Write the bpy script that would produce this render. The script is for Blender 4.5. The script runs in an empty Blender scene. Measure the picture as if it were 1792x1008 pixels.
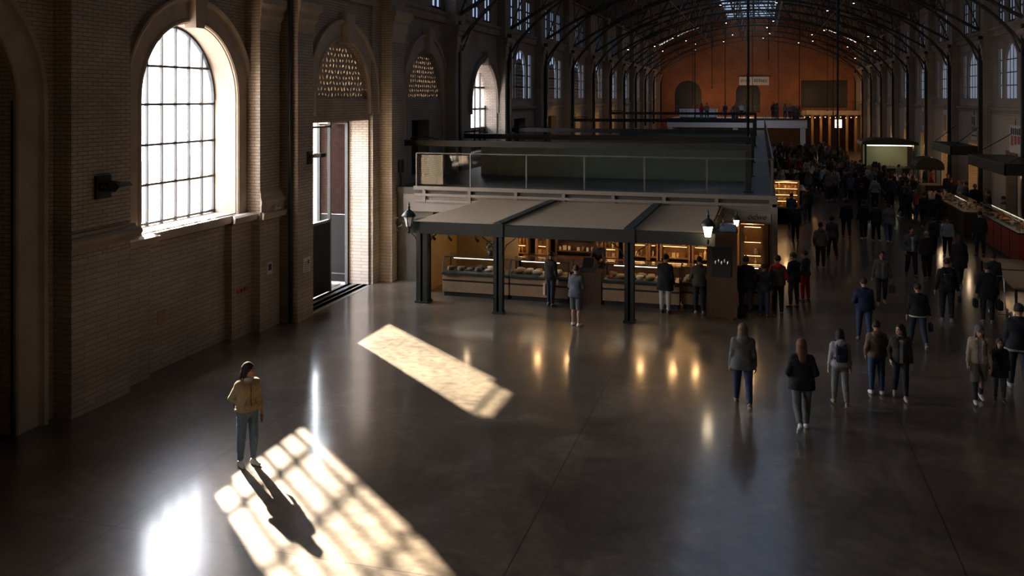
import bpy, bmesh, math, random
import numpy as np
from mathutils import Vector, Matrix
from mathutils.geometry import tessellate_polygon
random.seed(7)
D = bpy.data
SC = bpy.context.scene
COL = SC.collection
PI = math.pi

# ------------------------------------------------------------------ camera
FPX, HOR, CAMH, YAW = 1545.0, 172.0, 6.0, math.radians(15.7)
cam_d = D.cameras.new('camera'); cam = D.objects.new('camera', cam_d); COL.objects.link(cam)
cam_d.sensor_width = 36; cam_d.lens = FPX / 1792 * 36
cam_d.shift_y = -(504 - HOR) / 1792
cam_d.clip_start = .1; cam_d.clip_end = 400
cam.location = (0, 0, CAMH); cam.rotation_euler = (PI / 2, 0, YAW)
SC.camera = cam
CY, SY = math.cos(YAW), math.sin(YAW)

def spot(px, py, z=0.0):
    """the place at height z that was surveyed at pixel px, py of the photograph"""
    d = (CAMH - z) * FPX / (py - HOR); u = d * (px - 896) / FPX
    return (u * CY - d * SY, u * SY + d * CY, d)

# ------------------------------------------------------------------ materials
def mat(name):
    m = D.materials.new(name); m.use_nodes = True
    nt = m.node_tree; b = nt.nodes['Principled BSDF']
    return m, nt, b
def nd(nt, t, **kw):
    n = nt.nodes.new(t)
    for k, v in kw.items():
        if k in n.inputs: n.inputs[k].default_value = v
        else: setattr(n, k, v)
    return n
def ramp(nt, src, stops):
    r = nt.nodes.new('ShaderNodeValToRGB')
    e = r.color_ramp.elements
    while len(e) < len(stops): e.new(.5)
    for i, (p, c) in enumerate(stops):
        e[i].position = p; e[i].color = (*c, 1)
    nt.links.new(src, r.inputs['Fac']); return r
def plain(name, col, rough=.6, metal=0., noise=.12, scale=6., bump=0., spec=.5, coat=0.):
    m, nt, b = mat(name)
    tc = nd(nt, 'ShaderNodeTexCoord'); n = nd(nt, 'ShaderNodeTexNoise', Scale=scale, Detail=4.0)
    nt.links.new(tc.outputs['Object'], n.inputs['Vector'])
    c = Vector(col)
    r = ramp(nt, n.outputs['Fac'], [(.25, c * (1 - noise)), (.75, c * (1 + noise))])
    nt.links.new(r.outputs['Color'], b.inputs['Base Color'])
    b.inputs['Roughness'].default_value = rough; b.inputs['Metallic'].default_value = metal
    b.inputs['Specular IOR Level'].default_value = spec
    b.inputs['Coat Weight'].default_value = coat
    if bump:
        bp = nd(nt, 'ShaderNodeBump', Strength=bump, Distance=.01)
        nt.links.new(n.outputs['Fac'], bp.inputs['Height']); nt.links.new(bp.outputs['Normal'], b.inputs['Normal'])
    return m
def glow(name, col, s):
    m, nt, b = mat(name)
    b.inputs['Base Color'].default_value = (.5, .5, .5, 1)
    b.inputs['Emission Color'].default_value = (*col, 1); b.inputs['Emission Strength'].default_value = s
    return m
def tinted(name, rough=.85, noise=.18, scale=40., bump=.25, spec=.3, sheen=0.):
    """cloth, leather ... whose colour is the object's own colour"""
    m, nt, b = mat(name)
    oi = nd(nt, 'ShaderNodeObjectInfo'); tc = nd(nt, 'ShaderNodeTexCoord')
    n = nd(nt, 'ShaderNodeTexNoise', Scale=scale, Detail=3.0)
    nt.links.new(tc.outputs['Object'], n.inputs['Vector'])
    mx = nd(nt, 'ShaderNodeMixRGB', blend_type='MULTIPLY'); mx.inputs['Fac'].default_value = 1
    r = ramp(nt, n.outputs['Fac'], [(.3, (1 - noise,) * 3), (.7, (1 + noise,) * 3)])
    nt.links.new(oi.outputs['Color'], mx.inputs['Color1']); nt.links.new(r.outputs['Color'], mx.inputs['Color2'])
    nt.links.new(mx.outputs['Color'], b.inputs['Base Color'])
    b.inputs['Roughness'].default_value = rough; b.inputs['Specular IOR Level'].default_value = spec
    b.inputs['Sheen Weight'].default_value = sheen
    bp = nd(nt, 'ShaderNodeBump', Strength=bump, Distance=.004)
    nt.links.new(n.outputs['Fac'], bp.inputs['Height']); nt.links.new(bp.outputs['Normal'], b.inputs['Normal'])
    return m
def wall_uv(nt):
    """(horizontal run, height) on any upright wall"""
    g = nd(nt, 'ShaderNodeNewGeometry'); s = nd(nt, 'ShaderNodeSeparateXYZ'); sn = nd(nt, 'ShaderNodeSeparateXYZ')
    nt.links.new(g.outputs['Position'], s.inputs[0]); nt.links.new(g.outputs['True Normal'], sn.inputs[0])
    ab = nd(nt, 'ShaderNodeMath', operation='ABSOLUTE'); nt.links.new(sn.outputs['X'], ab.inputs[0])
    gt = nd(nt, 'ShaderNodeMath', operation='GREATER_THAN'); gt.inputs[1].default_value = .5; nt.links.new(ab.outputs[0], gt.inputs[0])
    mx = nd(nt, 'ShaderNodeMix'); nt.links.new(gt.outputs[0], mx.inputs['Factor'])
    nt.links.new(s.outputs['X'], mx.inputs['A']); nt.links.new(s.outputs['Y'], mx.inputs['B'])
    cb = nd(nt, 'ShaderNodeCombineXYZ'); nt.links.new(mx.outputs['Result'], cb.inputs['X']); nt.links.new(s.outputs['Z'], cb.inputs['Y'])
    return cb, s, g
def brick(name, c1, c2, mortar, w, h, ms=.008, rough=.7, low=None, dirt=.35, bump=.5):
    m, nt, b = mat(name)
    cb, s, g = wall_uv(nt)
    def tex(a, bb, mm, w, h, ms):
        t = nd(nt, 'ShaderNodeTexBrick', Scale=1.0)
        t.inputs['Color1'].default_value = (*a, 1); t.inputs['Color2'].default_value = (*bb, 1); t.inputs['Mortar'].default_value = (*mm, 1)
        t.inputs['Brick Width'].default_value = w; t.inputs['Row Height'].default_value = h; t.inputs['Mortar Size'].default_value = ms
        t.inputs['Mortar Smooth'].default_value = .2; t.inputs['Bias'].default_value = 0
        nt.links.new(cb.outputs[0], t.inputs['Vector']); return t
    t = tex(c1, c2, mortar, w, h, ms); col, fac = t.outputs['Color'], t.outputs['Fac']
    if low:
        t2 = tex(*low[1:]); gt = nd(nt, 'ShaderNodeMath', operation='LESS_THAN'); gt.inputs[1].default_value = low[0]
        nt.links.new(s.outputs['Z'], gt.inputs[0])
        mx = nd(nt, 'ShaderNodeMixRGB'); nt.links.new(gt.outputs[0], mx.inputs['Fac'])
        nt.links.new(col, mx.inputs['Color1']); nt.links.new(t2.outputs['Color'], mx.inputs['Color2']); col = mx.outputs['Color']
        m2 = nd(nt, 'ShaderNodeMix'); nt.links.new(gt.outputs[0], m2.inputs['Factor'])
        nt.links.new(fac, m2.inputs['A']); nt.links.new(t2.outputs['Fac'], m2.inputs['B']); fac = m2.outputs['Result']
    n = nd(nt, 'ShaderNodeTexNoise', Scale=.7, Detail=6.0); nt.links.new(g.outputs['Position'], n.inputs['Vector'])
    r = ramp(nt, n.outputs['Fac'], [(.3, (1 - dirt, 1 - dirt * 1.05, 1 - dirt * 1.15)), (.65, (1, 1, 1))])
    mu = nd(nt, 'ShaderNodeMixRGB', blend_type='MULTIPLY'); mu.inputs['Fac'].default_value = 1
    nt.links.new(col, mu.inputs['Color1']); nt.links.new(r.outputs['Color'], mu.inputs['Color2'])
    nt.links.new(mu.outputs['Color'], b.inputs['Base Color']); b.inputs['Roughness'].default_value = rough
    bp = nd(nt, 'ShaderNodeBump', Strength=bump, Distance=.01, invert=True)
    nt.links.new(fac, bp.inputs['Height']); nt.links.new(bp.outputs['Normal'], b.inputs['Normal'])
    return m

M = {}
M['brick'] = brick('cream glazed brick', (.51, .425, .34), (.43, .355, .285), (.13, .095, .07), .26, .078, .007, .55,
                   low=(2.9, (.455, .375, .30), (.38, .312, .25), (.15, .11, .08), .62, .105, .006), dirt=.3)
M['stone'] = plain('limestone', (.45, .365, .285), .75, noise=.16, scale=2.2, bump=.25)
M['stone_dark'] = plain('weathered stone', (.34, .275, .215), .8, noise=.2, scale=1.6, bump=.25)
M['plaster'] = plain('cream plaster', (.46, .38, .29), .8, noise=.1, scale=1.2)
M['orange'] = brick('orange brick', (.40, .15, .055), (.32, .115, .04), (.2, .09, .05), .3, .1, .01, .8, dirt=.25)
M['iron'] = plain('dark painted iron', (.028, .03, .03), .45, .3, noise=.2)
M['green_iron'] = plain('grey green painted steel', (.03, .034, .032), .5, .2, noise=.12)
M['steel'] = plain('brushed steel', (.42, .42, .41), .32, .9, noise=.08)
M['rail_steel'] = plain('dull rail steel', (.13, .122, .112), .5, .4, noise=.1)
M['truss'] = plain('truss steel', (.075, .072, .066), .45, .4, noise=.15)
M['ceil'] = plain('dark timber boards', (.10, .07, .05), .8, noise=.3, scale=3)
M['canvas'] = plain('beige awning canvas', (.30, .215, .14), .85, noise=.08, scale=9, bump=.1)
M['fascia'] = plain('painted fascia board', (.20, .172, .143), .6, noise=.08)
M['green_panel'] = plain('dark green panel', (.075, .095, .078), .5, noise=.12)
M['deck'] = plain('mezzanine deck', (.065, .058, .048), .6, noise=.25, scale=2)
M['wood'] = plain('oak counter panel', (.30, .195, .11), .5, noise=.2, scale=5)
M['wood_dark'] = plain('dark walnut', (.085, .045, .025), .5, noise=.2, scale=5)
M['wood_lit'] = plain('warm shelf wood', (.34, .2, .095), .55, noise=.15, scale=5)
M['sign_board'] = plain('pale sign board', (.38, .335, .285), .6, noise=.05)
M['red_panel'] = plain('red painted panel', (.42, .05, .022), .45, noise=.12)
M['black'] = plain('matt black', (.02, .02, .02), .55)
M['white_panel'] = plain('white laminate', (.8, .78, .82), .45, noise=.05)
M['paper'] = plain('paper', (.6, .58, .55), .8, noise=.05)
M['cream_wall'] = plain('ochre interior wall', (.40, .29, .14), .8, noise=.12, scale=2)
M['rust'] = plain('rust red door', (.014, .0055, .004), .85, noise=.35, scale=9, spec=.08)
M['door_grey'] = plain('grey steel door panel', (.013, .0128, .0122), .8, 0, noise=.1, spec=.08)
M['facade'] = brick('pale city facade', (.86, .80, .76), (.80, .73, .69), (.6, .54, .5), .8, .4, .01, .9, dirt=.2, bump=.1)
M['ground'] = plain('pale paving', (.5, .48, .45), .9)
M['outside_pane'] = plain('far window pane', (.10, .09, .09), .5)
M['cloth'] = tinted('woven cloth')
M['denim'] = tinted('denim', noise=.3, scale=60)
M['hair'] = tinted('hair', rough=.62, noise=.35, scale=90, bump=.5, spec=.25)
M['leather'] = tinted('leather', rough=.5, noise=.1, bump=.1, spec=.5)
M['goods'] = tinted('packaged goods', rough=.4, noise=.12, bump=.05, spec=.5)
M['skin'] = tinted('skin', rough=.5, noise=.08, scale=30, bump=.03, spec=.4)
M['eye'] = plain('eye', (.05, .035, .03), .2)
M['lip'] = plain('lip', (.38, .15, .12), .45)
M['sole'] = plain('rubber sole', (.5, .48, .45), .6)
M['leaf'] = plain('leaf', (.06, .1, .03), .6, noise=.4)
M['skylit'] = glow('sky behind frosted glass', (.52, .67, 1.0), .62)
M['skylit_dim'] = glow('dim sky behind frosted glass', (.52, .62, .85), .2)
M['skylight'] = glow('roof light glass', (.5, .68, 1.0), .55)
M['lamp'] = glow('lamp glass', (1, .82, .55), 9)
M['bulb'] = glow('bulb', (1, .66, .3), 22)
M['tube'] = glow('case tube light', (1, .86, .66), 3.5)
M['warm_strip'] = glow('warm shelf light', (1, .58, .22), 9)
M['shop_glow'] = glow('lit shop interior', (1, .55, .2), .55)
M['greenish'] = glow('fluorescent tube', (.75, 1, .78), 3)
M['lit_sign'] = glow('lit sign face', (1, .85, .65), 3)

def glassy(name, tint, refl, rough=.03, dirt=0.):
    m, nt, b = mat(name)
    nt.nodes.remove(b); out = nt.nodes['Material Output']
    t = nd(nt, 'ShaderNodeBsdfTransparent'); t.inputs['Color'].default_value = (*tint, 1)
    g = nd(nt, 'ShaderNodeBsdfGlossy', Roughness=rough)
    f = nd(nt, 'ShaderNodeLayerWeight', Blend=.5); pw = nd(nt, 'ShaderNodeMath', operation='POWER'); pw.inputs[1].default_value = 5
    nt.links.new(f.outputs['Facing'], pw.inputs[0])
    mm = nd(nt, 'ShaderNodeMath', operation='MULTIPLY_ADD'); mm.inputs[1].default_value = .7 * refl; mm.inputs[2].default_value = .04 * refl
    nt.links.new(pw.outputs[0], mm.inputs[0])
    mx = nd(nt, 'ShaderNodeMixShader'); nt.links.new(mm.outputs[0], mx.inputs[0]); nt.links.new(t.outputs[0], mx.inputs[1]); nt.links.new(g.outputs[0], mx.inputs[2])
    last = mx
    if dirt:
        d = nd(nt, 'ShaderNodeBsdfTranslucent'); d.inputs['Color'].default_value = (.8, .78, .74, 1)
        geo = nd(nt, 'ShaderNodeNewGeometry'); n = nd(nt, 'ShaderNodeTexNoise', Scale=1.3, Detail=5.0); nt.links.new(geo.outputs['Position'], n.inputs['Vector'])
        mr = nd(nt, 'ShaderNodeMath', operation='MULTIPLY'); mr.inputs[1].default_value = dirt * 2; nt.links.new(n.outputs['Fac'], mr.inputs[0])
        m2 = nd(nt, 'ShaderNodeMixShader'); nt.links.new(mr.outputs[0], m2.inputs[0]); nt.links.new(mx.outputs[0], m2.inputs[1]); nt.links.new(d.outputs[0], m2.inputs[2]); last = m2
    nt.links.new(last.outputs[0], out.inputs['Surface'])
    return m
M['glass'] = glassy('clear glass', (.93, .95, .94), 1.0)
M['window'] = glassy('dusty window glass', (.97, .97, .97), 1.0, .08, dirt=.07)

def floor_material():
    m, nt, b = mat('polished concrete')
    g = nd(nt, 'ShaderNodeNewGeometry')
    n1 = nd(nt, 'ShaderNodeTexNoise', Scale=.55, Detail=8.0, Roughness=.65, Distortion=.6); nt.links.new(g.outputs['Position'], n1.inputs['Vector'])
    r1 = ramp(nt, n1.outputs['Fac'], [(.32, (.055, .040, .028)), (.5, (.10, .076, .053)), (.7, (.185, .147, .104))])
    n2 = nd(nt, 'ShaderNodeTexNoise', Scale=5.0, Detail=7.0, Roughness=.7); nt.links.new(g.outputs['Position'], n2.inputs['Vector'])
    r2 = ramp(nt, n2.outputs['Fac'], [(.32, (.6, .6, .6)), (.68, (1.3, 1.28, 1.25))])
    mu = nd(nt, 'ShaderNodeMixRGB', blend_type='MULTIPLY'); mu.inputs['Fac'].default_value = 1
    nt.links.new(r1.outputs['Color'], mu.inputs['Color1']); nt.links.new(r2.outputs['Color'], mu.inputs['Color2'])
    # slab joints
    s = nd(nt, 'ShaderNodeSeparateXYZ'); nt.links.new(g.outputs['Position'], s.inputs[0])
    def joint(out, pitch, off):
        a = nd(nt, 'ShaderNodeMath', operation='ADD'); a.inputs[1].default_value = off; nt.links.new(out, a.inputs[0])
        p = nd(nt, 'ShaderNodeMath', operation='PINGPONG'); p.inputs[1].default_value = pitch / 2; nt.links.new(a.outputs[0], p.inputs[0])
        l = nd(nt, 'ShaderNodeMath', operation='LESS_THAN'); l.inputs[1].default_value = .011; nt.links.new(p.outputs[0], l.inputs[0]); return l
    jx, jy = joint(s.outputs['X'], 5.6, 8.7), joint(s.outputs['Y'], 5.2, -15.6)
    mx = nd(nt, 'ShaderNodeMath', operation='MAXIMUM'); nt.links.new(jx.outputs[0], mx.inputs[0]); nt.links.new(jy.outputs[0], mx.inputs[1])
    dk = nd(nt, 'ShaderNodeMixRGB', blend_type='MULTIPLY'); dk.inputs['Color2'].default_value = (.35, .33, .3, 1)
    nt.links.new(mx.outputs[0], dk.inputs['Fac']); nt.links.new(mu.outputs['Color'], dk.inputs['Color1'])
    # worn pale flecks
    n3 = nd(nt, 'ShaderNodeTexNoise', Scale=38.0, Detail=2.0); nt.links.new(g.outputs['Position'], n3.inputs['Vector'])
    gt = nd(nt, 'ShaderNodeMath', operation='GREATER_THAN'); gt.inputs[1].default_value = .755; nt.links.new(n3.outputs['Fac'], gt.inputs[0])
    fl = nd(nt, 'ShaderNodeMixRGB'); fl.inputs['Color2'].default_value = (.3, .27, .23, 1)
    nt.links.new(gt.outputs[0], fl.inputs['Fac']); nt.links.new(dk.outputs['Color'], fl.inputs['Color1'])
    nt.links.new(fl.outputs['Color'], b.inputs['Base Color'])
    rr = nd(nt, 'ShaderNodeMapRange'); rr.inputs['To Min'].default_value = .24; rr.inputs['To Max'].default_value = .42
    nt.links.new(n2.outputs['Fac'], rr.inputs['Value']); nt.links.new(rr.outputs[0], b.inputs['Roughness'])
    b.inputs['IOR'].default_value = 1.6
    b.inputs['Coat Weight'].default_value = .7; b.inputs['Coat Roughness'].default_value = .13; b.inputs['Coat IOR'].default_value = 1.6
    n4 = nd(nt, 'ShaderNodeTexNoise', Scale=1.1, Detail=3.0); nt.links.new(g.outputs['Position'], n4.inputs['Vector'])
    bp = nd(nt, 'ShaderNodeBump', Strength=.12, Distance=.02); nt.links.new(n4.outputs['Fac'], bp.inputs['Height'])
    nt.links.new(bp.outputs['Normal'], b.inputs['Coat Normal'])
    return m
M['floor'] = floor_material()
M['amber'] = glassy('smoky amber glass', (.66, .57, .44), .6)  # filter added behind the lunettes to dim the sky light and turn it gold

# ------------------------------------------------------------------ mesh builder
class MB:
    def __init__(s, at=(0, 0, 0)):
        s.v, s.f, s.mi, s.sm, s.at = [], [], [], [], at
        s.cur = 0; s.smooth = False
    def _add(s, vs, fs):
        o = len(s.v); s.v += [tuple(v) for v in vs]
        for f in fs:
            s.f.append([i + o for i in f]); s.mi.append(s.cur); s.sm.append(s.smooth)
        return s
    def box(s, x0, x1, y0, y1, z0, z1):
        vs = [(x, y, z) for x in (x0, x1) for y in (y0, y1) for z in (z0, z1)]
        return s._add(vs, [(0, 1, 3, 2), (4, 6, 7, 5), (0, 4, 5, 1), (2, 3, 7, 6), (0, 2, 6, 4), (1, 5, 7, 3)])
    def bar(s, p, q, w, h=None, up=(0, 0, 1)):
        """a square bar from p to q"""
        h = h or w; p, q = Vector(p), Vector(q); d = (q - p).normalized(); u = Vector(up)
        if abs(d.dot(u)) > .99: u = Vector((0, 1, 0))
        a = d.cross(u).normalized() * w / 2; b = a.cross(d).normalized() * h / 2
        vs = [p - a - b, p + a - b, p + a + b, p - a + b, q - a - b, q + a - b, q + a + b, q - a + b]
        return s._add(vs, [(3, 2, 1, 0), (4, 5, 6, 7), (0, 1, 5, 4), (1, 2, 6, 5), (2, 3, 7, 6), (3, 0, 4, 7)])
    def rod(s, pts, r, n=8, r1=None):
        """a round rod through points"""
        pts = [Vector(p) for p in pts]; m = len(pts); vs, fs = [], []
        for i, p in enumerate(pts):
            t = (pts[min(i + 1, m - 1)] - pts[max(i - 1, 0)]).normalized()
            u = Vector((0, 0, 1)) if abs(t.z) < .9 else Vector((1, 0, 0))
            a = t.cross(u).normalized(); b = a.cross(t)
            rr = r if r1 is None else r + (r1 - r) * i / (m - 1)
            for k in range(n):
                c = 2 * PI * k / n; vs.append(p + (a * math.cos(c) + b * math.sin(c)) * rr)
        for i in range(m - 1):
            for k in range(n):
                fs.append((i * n + k, i * n + (k + 1) % n, (i + 1) * n + (k + 1) % n, (i + 1) * n + k))
        fs.append(list(range(n))[::-1]); fs.append([(m - 1) * n + k for k in range(n)])
        sm = s.smooth; s.smooth = n > 6; s._add(vs, fs); s.smooth = sm; return s
    def lathe(s, prof, c=(0, 0, 0), n=16, cap=True):
        vs, fs = [], []; m = len(prof)
        for r, z in prof:
            for k in range(n):
                a = 2 * PI * (k + .5) / n; vs.append((c[0] + r * math.cos(a), c[1] + r * math.sin(a), c[2] + z))
        for i in range(m - 1):
            for k in range(n): fs.append((i * n + k, i * n + (k + 1) % n, (i + 1) * n + (k + 1) % n, (i + 1) * n + k))
        if cap: fs.append(list(range(n))[::-1]); fs.append([(m - 1) * n + k for k in range(n)])
        sm = s.smooth; s.smooth = n > 8; s._add(vs, fs); s.smooth = sm; return s
    def prism(s, poly, fn0, fn1):
        """poly in 2D mapped by fn0 / fn1 to the two end faces"""
        n = len(poly); vs = [fn0(*p) for p in poly] + [fn1(*p) for p in poly]
        fs = [list(range(n))[::-1], list(range(n, 2 * n))] + [(i, (i + 1) % n, n + (i + 1) % n, n + i) for i in range(n)]
        return s._add(vs, fs)
    def plate(s, outer, holes, x0, x1, axis='x'):
        """a thick slab with holes; polygons are (run, z); x0 front, x1 back"""
        polys = [outer] + holes
        tri = tessellate_polygon([[Vector((a, b, 0)) for a, b in p] for p in polys])
        flat = [q for p in polys for q in p]; n = len(flat)
        f = (lambda x, a, b: (x, a, b)) if axis == 'x' else (lambda x, a, b: (a, x, b))
        vs = [f(x0, a, b) for a, b in flat] + [f(x1, a, b) for a, b in flat]
        fs = [tuple(t) for t in tri] + [tuple(i + n for i in t)[::-1] for t in tri]
        o = 0
        for p in polys:
            k = len(p)
            for i in range(k): fs.append((o + i, o + (i + 1) % k, n + o + (i + 1) % k, n + o + i))
            o += k
        return s._add(vs, fs)
    def sweep(s, path, prof, frame):
        """prof of (out, side) carried along path; frame(i) -> (point, out vector, side vector)"""
        m, n = len(path), len(prof); vs, fs = [], []
        for i in range(m):
            p, a, b = frame(i)
            for (q, r) in prof: vs.append(Vector(p) + Vector(a) * q + Vector(b) * r)
        for i in range(m - 1):
            for k in range(n): fs.append((i * n + k, i * n + (k + 1) % n, (i + 1) * n + (k + 1) % n, (i + 1) * n + k))
        fs.append(list(range(n))[::-1]); fs.append([(m - 1) * n + k for k in range(n)])
        return s._add(vs, fs)
    def build(s, name, m, parent=None, fix=True, color=None):
        me = D.meshes.new(name)
        ax, ay, az = s.at
        me.from_pydata([(x - ax, y - ay, z - az) for x, y, z in s.v], [], s.f)
        for k in (m if isinstance(m, (list, tuple)) else [m]): me.materials.append(M[k] if isinstance(k, str) else k)
        me.polygons.foreach_set('material_index', s.mi); me.polygons.foreach_set('use_smooth', s.sm)
        if fix:
            bm = bmesh.new(); bm.from_mesh(me); bmesh.ops.recalc_face_normals(bm, faces=bm.faces); bm.to_mesh(me); bm.free()
        o = D.objects.new(name, me); COL.objects.link(o)
        if parent: o.parent = parent
        else: o.location = s.at
        if color: o.color = (*color, 1)
        return o

def tag(o, label, cat, group=None):
    o['label'] = label; o['category'] = cat
    if group: o['group'] = group
    return o
def thing(name, label, cat, loc=(0, 0, 0), rz=0, group=None):
    o = D.objects.new(name, None); COL.objects.link(o); o.location = loc; o.rotation_euler = (0, 0, rz); o.empty_display_size = .1
    return tag(o, label, cat, group)
def struct(o):
    o['kind'] = 'structure'; return o
KC = {}
def kids(o):
    if o.name not in KC: KC[o.name] = list(o.children)
    return KC[o.name]
def copy_thing(root, loc, rz=0, label=None, group=None, scale=None, colors=None):
    r = root.copy(); COL.objects.link(r); r.location = loc; r.rotation_euler = (0, 0, rz)
    if scale: r.scale = (scale,) * 3
    if label: r['label'] = label
    if group: r['group'] = group
    def rec(src, dst):
        for ch in kids(src):
            c = ch.copy(); COL.objects.link(c); c.parent = dst
            if colors:
                k = ch.name.split('.')[0]
                if k in colors: c.color = (*colors[k], 1)
            rec(ch, c)
    rec(root, r)
    return r
def arc(cy, cz, r, a0, a1, n):
    return [(cy + r * math.cos(a0 + (a1 - a0) * i / n), cz + r * math.sin(a0 + (a1 - a0) * i / n)) for i in range(n + 1)]
def arch_hole(y0, y1, z0, zs, n=20):
    """sill z0, springing zs"""
    return [(y0, z0), (y1, z0)] + arc((y0 + y1) / 2, zs, (y1 - y0) / 2, 0, PI, n)
def rect(y0, y1, z0, z1): return [(y0, z0), (y1, z0), (y1, z1), (y0, z1)]
# ================================================================== THE SETTING
WL, WR, YEND = -12.15, 11.0, 108.5
# ---- floor
f = MB().box(-14.6, 11.4, -8.5, 109, -.2, 0); struct(f.build('floor', 'floor'))
# ---- left wall, in plates bay by bay
lw = MB()
XA = -12.78                                             # wall plane of the two front bays
lw.plate(rect(-8.5, 7.6, 0, 12.5), [arch_hole(2.3, 5.9, 3.08, 5.95, 20)], XA, XA - .9)
lw.plate(rect(7.6, 14.2, -.02, 12.5), [arch_hole(9.1, 12.7, 0, 5.95)], XA, XA - .9)
lw.plate(rect(14.2, 21.3, 0, 12.5), [arch_hole(16.0, 19.6, 3.08, 5.95, 28)], XA, XA - .9)
def clerestory(yc): return [rect(yc + k * 1.75 - .5, yc + k * 1.75 + .5, 9.55, 11.25) for k in (-1, 0, 1)]
LUN = lambda c, r: [(c - r, 5.98)] + [(c + r, 5.98)] + arc(c, 5.98, r, 0, PI, 22)[1:-1]
lw.plate(rect(21.1, 27.0, -.02, 12.5), [rect(22.0, 26.12, 0, 5.3), LUN(24.3, 1.76)], WL, WL - .7)
lw.plate(rect(27.0, 33.6, 0, 12.5), [rect(29.8, 31.55, 3.1, 5.2), LUN(31.1, 1.8)] + clerestory(30.6)[2:], WL, WL - .7)
lw.plate(rect(33.6, 41.0, 0, 12.5), [arch_hole(36.6, 40.5, 3.6, 5.65)] + clerestory(37.3), WL, WL - .9)
BAYS = [(41 + 7.5 * i, 41 + 7.5 * (i + 1)) for i in range(9)]
for (a, b_) in BAYS:
    c = (a + b_) / 2
    lw.plate(rect(a, b_, 0, 12.5), [rect(c - 2.35, c + 2.35, 5.95, 8.55), rect(c - 1.15, c + 1.15, 3.1, 4.95)] + clerestory(c), WL, WL - .6)
# piers standing out from the wall (plan steps surveyed from the floor line)
def pier(mb, y0, y1, x, z0=0, z1=12.5, back=WL - .3): mb.box(back, x, y0, y1, z0, z1)
pier(lw, 13.62, 15.22, -12.36, back=-13.0)
pier(lw, 15.22, 16.15, -12.62, 0, 2.86, -13.0)
pier(lw, 19.15, 20.02, -12.58, 0, 2.86, -13.0)
pier(lw, 20.02, 20.97, -12.33, 0, 12.5, -13.0)
pier(lw, 21.14, 21.98, -11.88)
pier(lw, 26.2, 26.7, -12.03); pier(lw, 26.7, 27.75, -11.58); pier(lw, 27.75, 28.1, -12.0)
pier(lw, 33.1, 34.3, -11.62)
for i in range(10): pier(lw, 40.6 + 7.5 * i - (.25 if i else 0), 41.35 + 7.5 * i, -11.75)
struct(lw.build('wall_left', 'brick'))
# ---- right wall, end wall, back wall
rw = MB(); rw.plate(rect(-8.5, 33.5, 0, 12.5), [], WR, WR + .6)
RB = [(33.5 + 7.5 * i, 41 + 7.5 * i) for i in range(10)]
for (a, b_) in RB:
    c = (a + b_) / 2
    rw.plate(rect(a, b_, 0, 12.5), [rect(c - 2.35, c + 2.35, 5.95, 8.55), rect(c - 1.1, c + .9, .02, 3.6)] + clerestory(c), WR, WR + .6)
for i in range(11): rw.box(WR - .38, WR + .1, 33.2 + 7.5 * i, 33.95 + 7.5 * i, 0, 12.5)
struct(rw.build('wall_right', 'brick'))
ew = MB(); ew.plate([(-13, 0), (11.6, 0), (11.6, 12.4)] + [(11 - 23.2 * k / 12, 12.2 + 3.4 * (1 - (2 * k / 12 - 1) ** 2)) for k in range(13)] + [(-13, 12.4)],
         [arch_hole(-10.0, -6.8, 4.3, 6.55), arch_hole(-2.8, 0, 4.3, 6.6), rect(4.6, 9.7, 4.9, 8.1), rect(4.4, 10.4, 0, 3.9)], YEND, YEND + .6, 'y')
struct(ew.build('wall_end', 'orange'))
eg = MB().box(-10.1, -6.7, YEND + .3, YEND + .36, 4.2, 8.3).box(-2.9, .1, YEND + .3, YEND + .36, 4.2, 8.3).box(4.5, 9.8, YEND + .3, YEND + .36, 4.8, 8.2); struct(eg.build('window_end_arches', 'black'))  # black sheets put in the end openings to stand for the dark behind
eb = MB().box(-13, 11.6, YEND + 3.5, YEND + 3.8, 0, 9); eb.box(-13.3, -13, YEND + .65, YEND + 3.8, 0, 13).box(11.3, 11.6, YEND + .65, YEND + 3.8, 0, 13).box(-13, 11.6, YEND + .65, YEND + 3.8, 9, 9.3).box(-13, 11.6, YEND + .65, YEND + 3.8, -.3, -.001); struct(eb.build('wall_behind_end_arches', 'wood_dark'))
bw = MB().plate([(-13.8, 0), (11.6, 0), (11.6, 16), (-13.8, 16)], [], -8.5, -8.9, 'y'); struct(bw.build('wall_back', 'brick'))
# ---- ceiling: shallow vault of dark boards with a ridge light of frosted glass
def roof_z(x, top=15.6, rise=3.4): t = (x + .6) / 11.8; return top - rise * t * t
cl = MB()
xs = [-13.7 + 25.3 * k / 28 for k in range(29)]
for k in range(28):
    if 11 <= k <= 16: continue
    a, b_ = xs[k], xs[k + 1]
    cl._add([(a, -9, roof_z(a)), (b_, -9, roof_z(b_)), (b_, 112.5, roof_z(b_)), (a, 112.5, roof_z(a)),
             (a, -9, roof_z(a) + .25), (b_, -9, roof_z(b_) + .25), (b_, 112.5, roof_z(b_) + .25), (a, 112.5, roof_z(a) + .25)],
            [(0, 1, 2, 3), (7, 6, 5, 4), (0, 4, 5, 1), (3, 2, 6, 7), (0, 3, 7, 4), (1, 5, 6, 2)])
struct(cl.build('ceiling', 'ceil'))
sk = MB().box(xs[11], xs[17], 18, 108.5, 15.66, 15.75); so = struct(sk.build('window_roof', 'skylight'))
sk2 = MB().box(xs[11], xs[17], -9, 18, 15.62, 15.85).box(xs[11], xs[17], 108.5, 112.5, 15.62, 15.85)
struct(sk2.build('ceiling_ridge', 'ceil'))
sk = MB()
for y in range(18, 109, 3): sk.box(xs[11], xs[17], y - .06, y + .06, 15.5, 15.66)
for x in xs[11:18]: sk.box(x - .05, x + .05, 18, 108.5, 15.48, 15.64)
sk.build('glazing_bars', 'truss', so)
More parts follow.
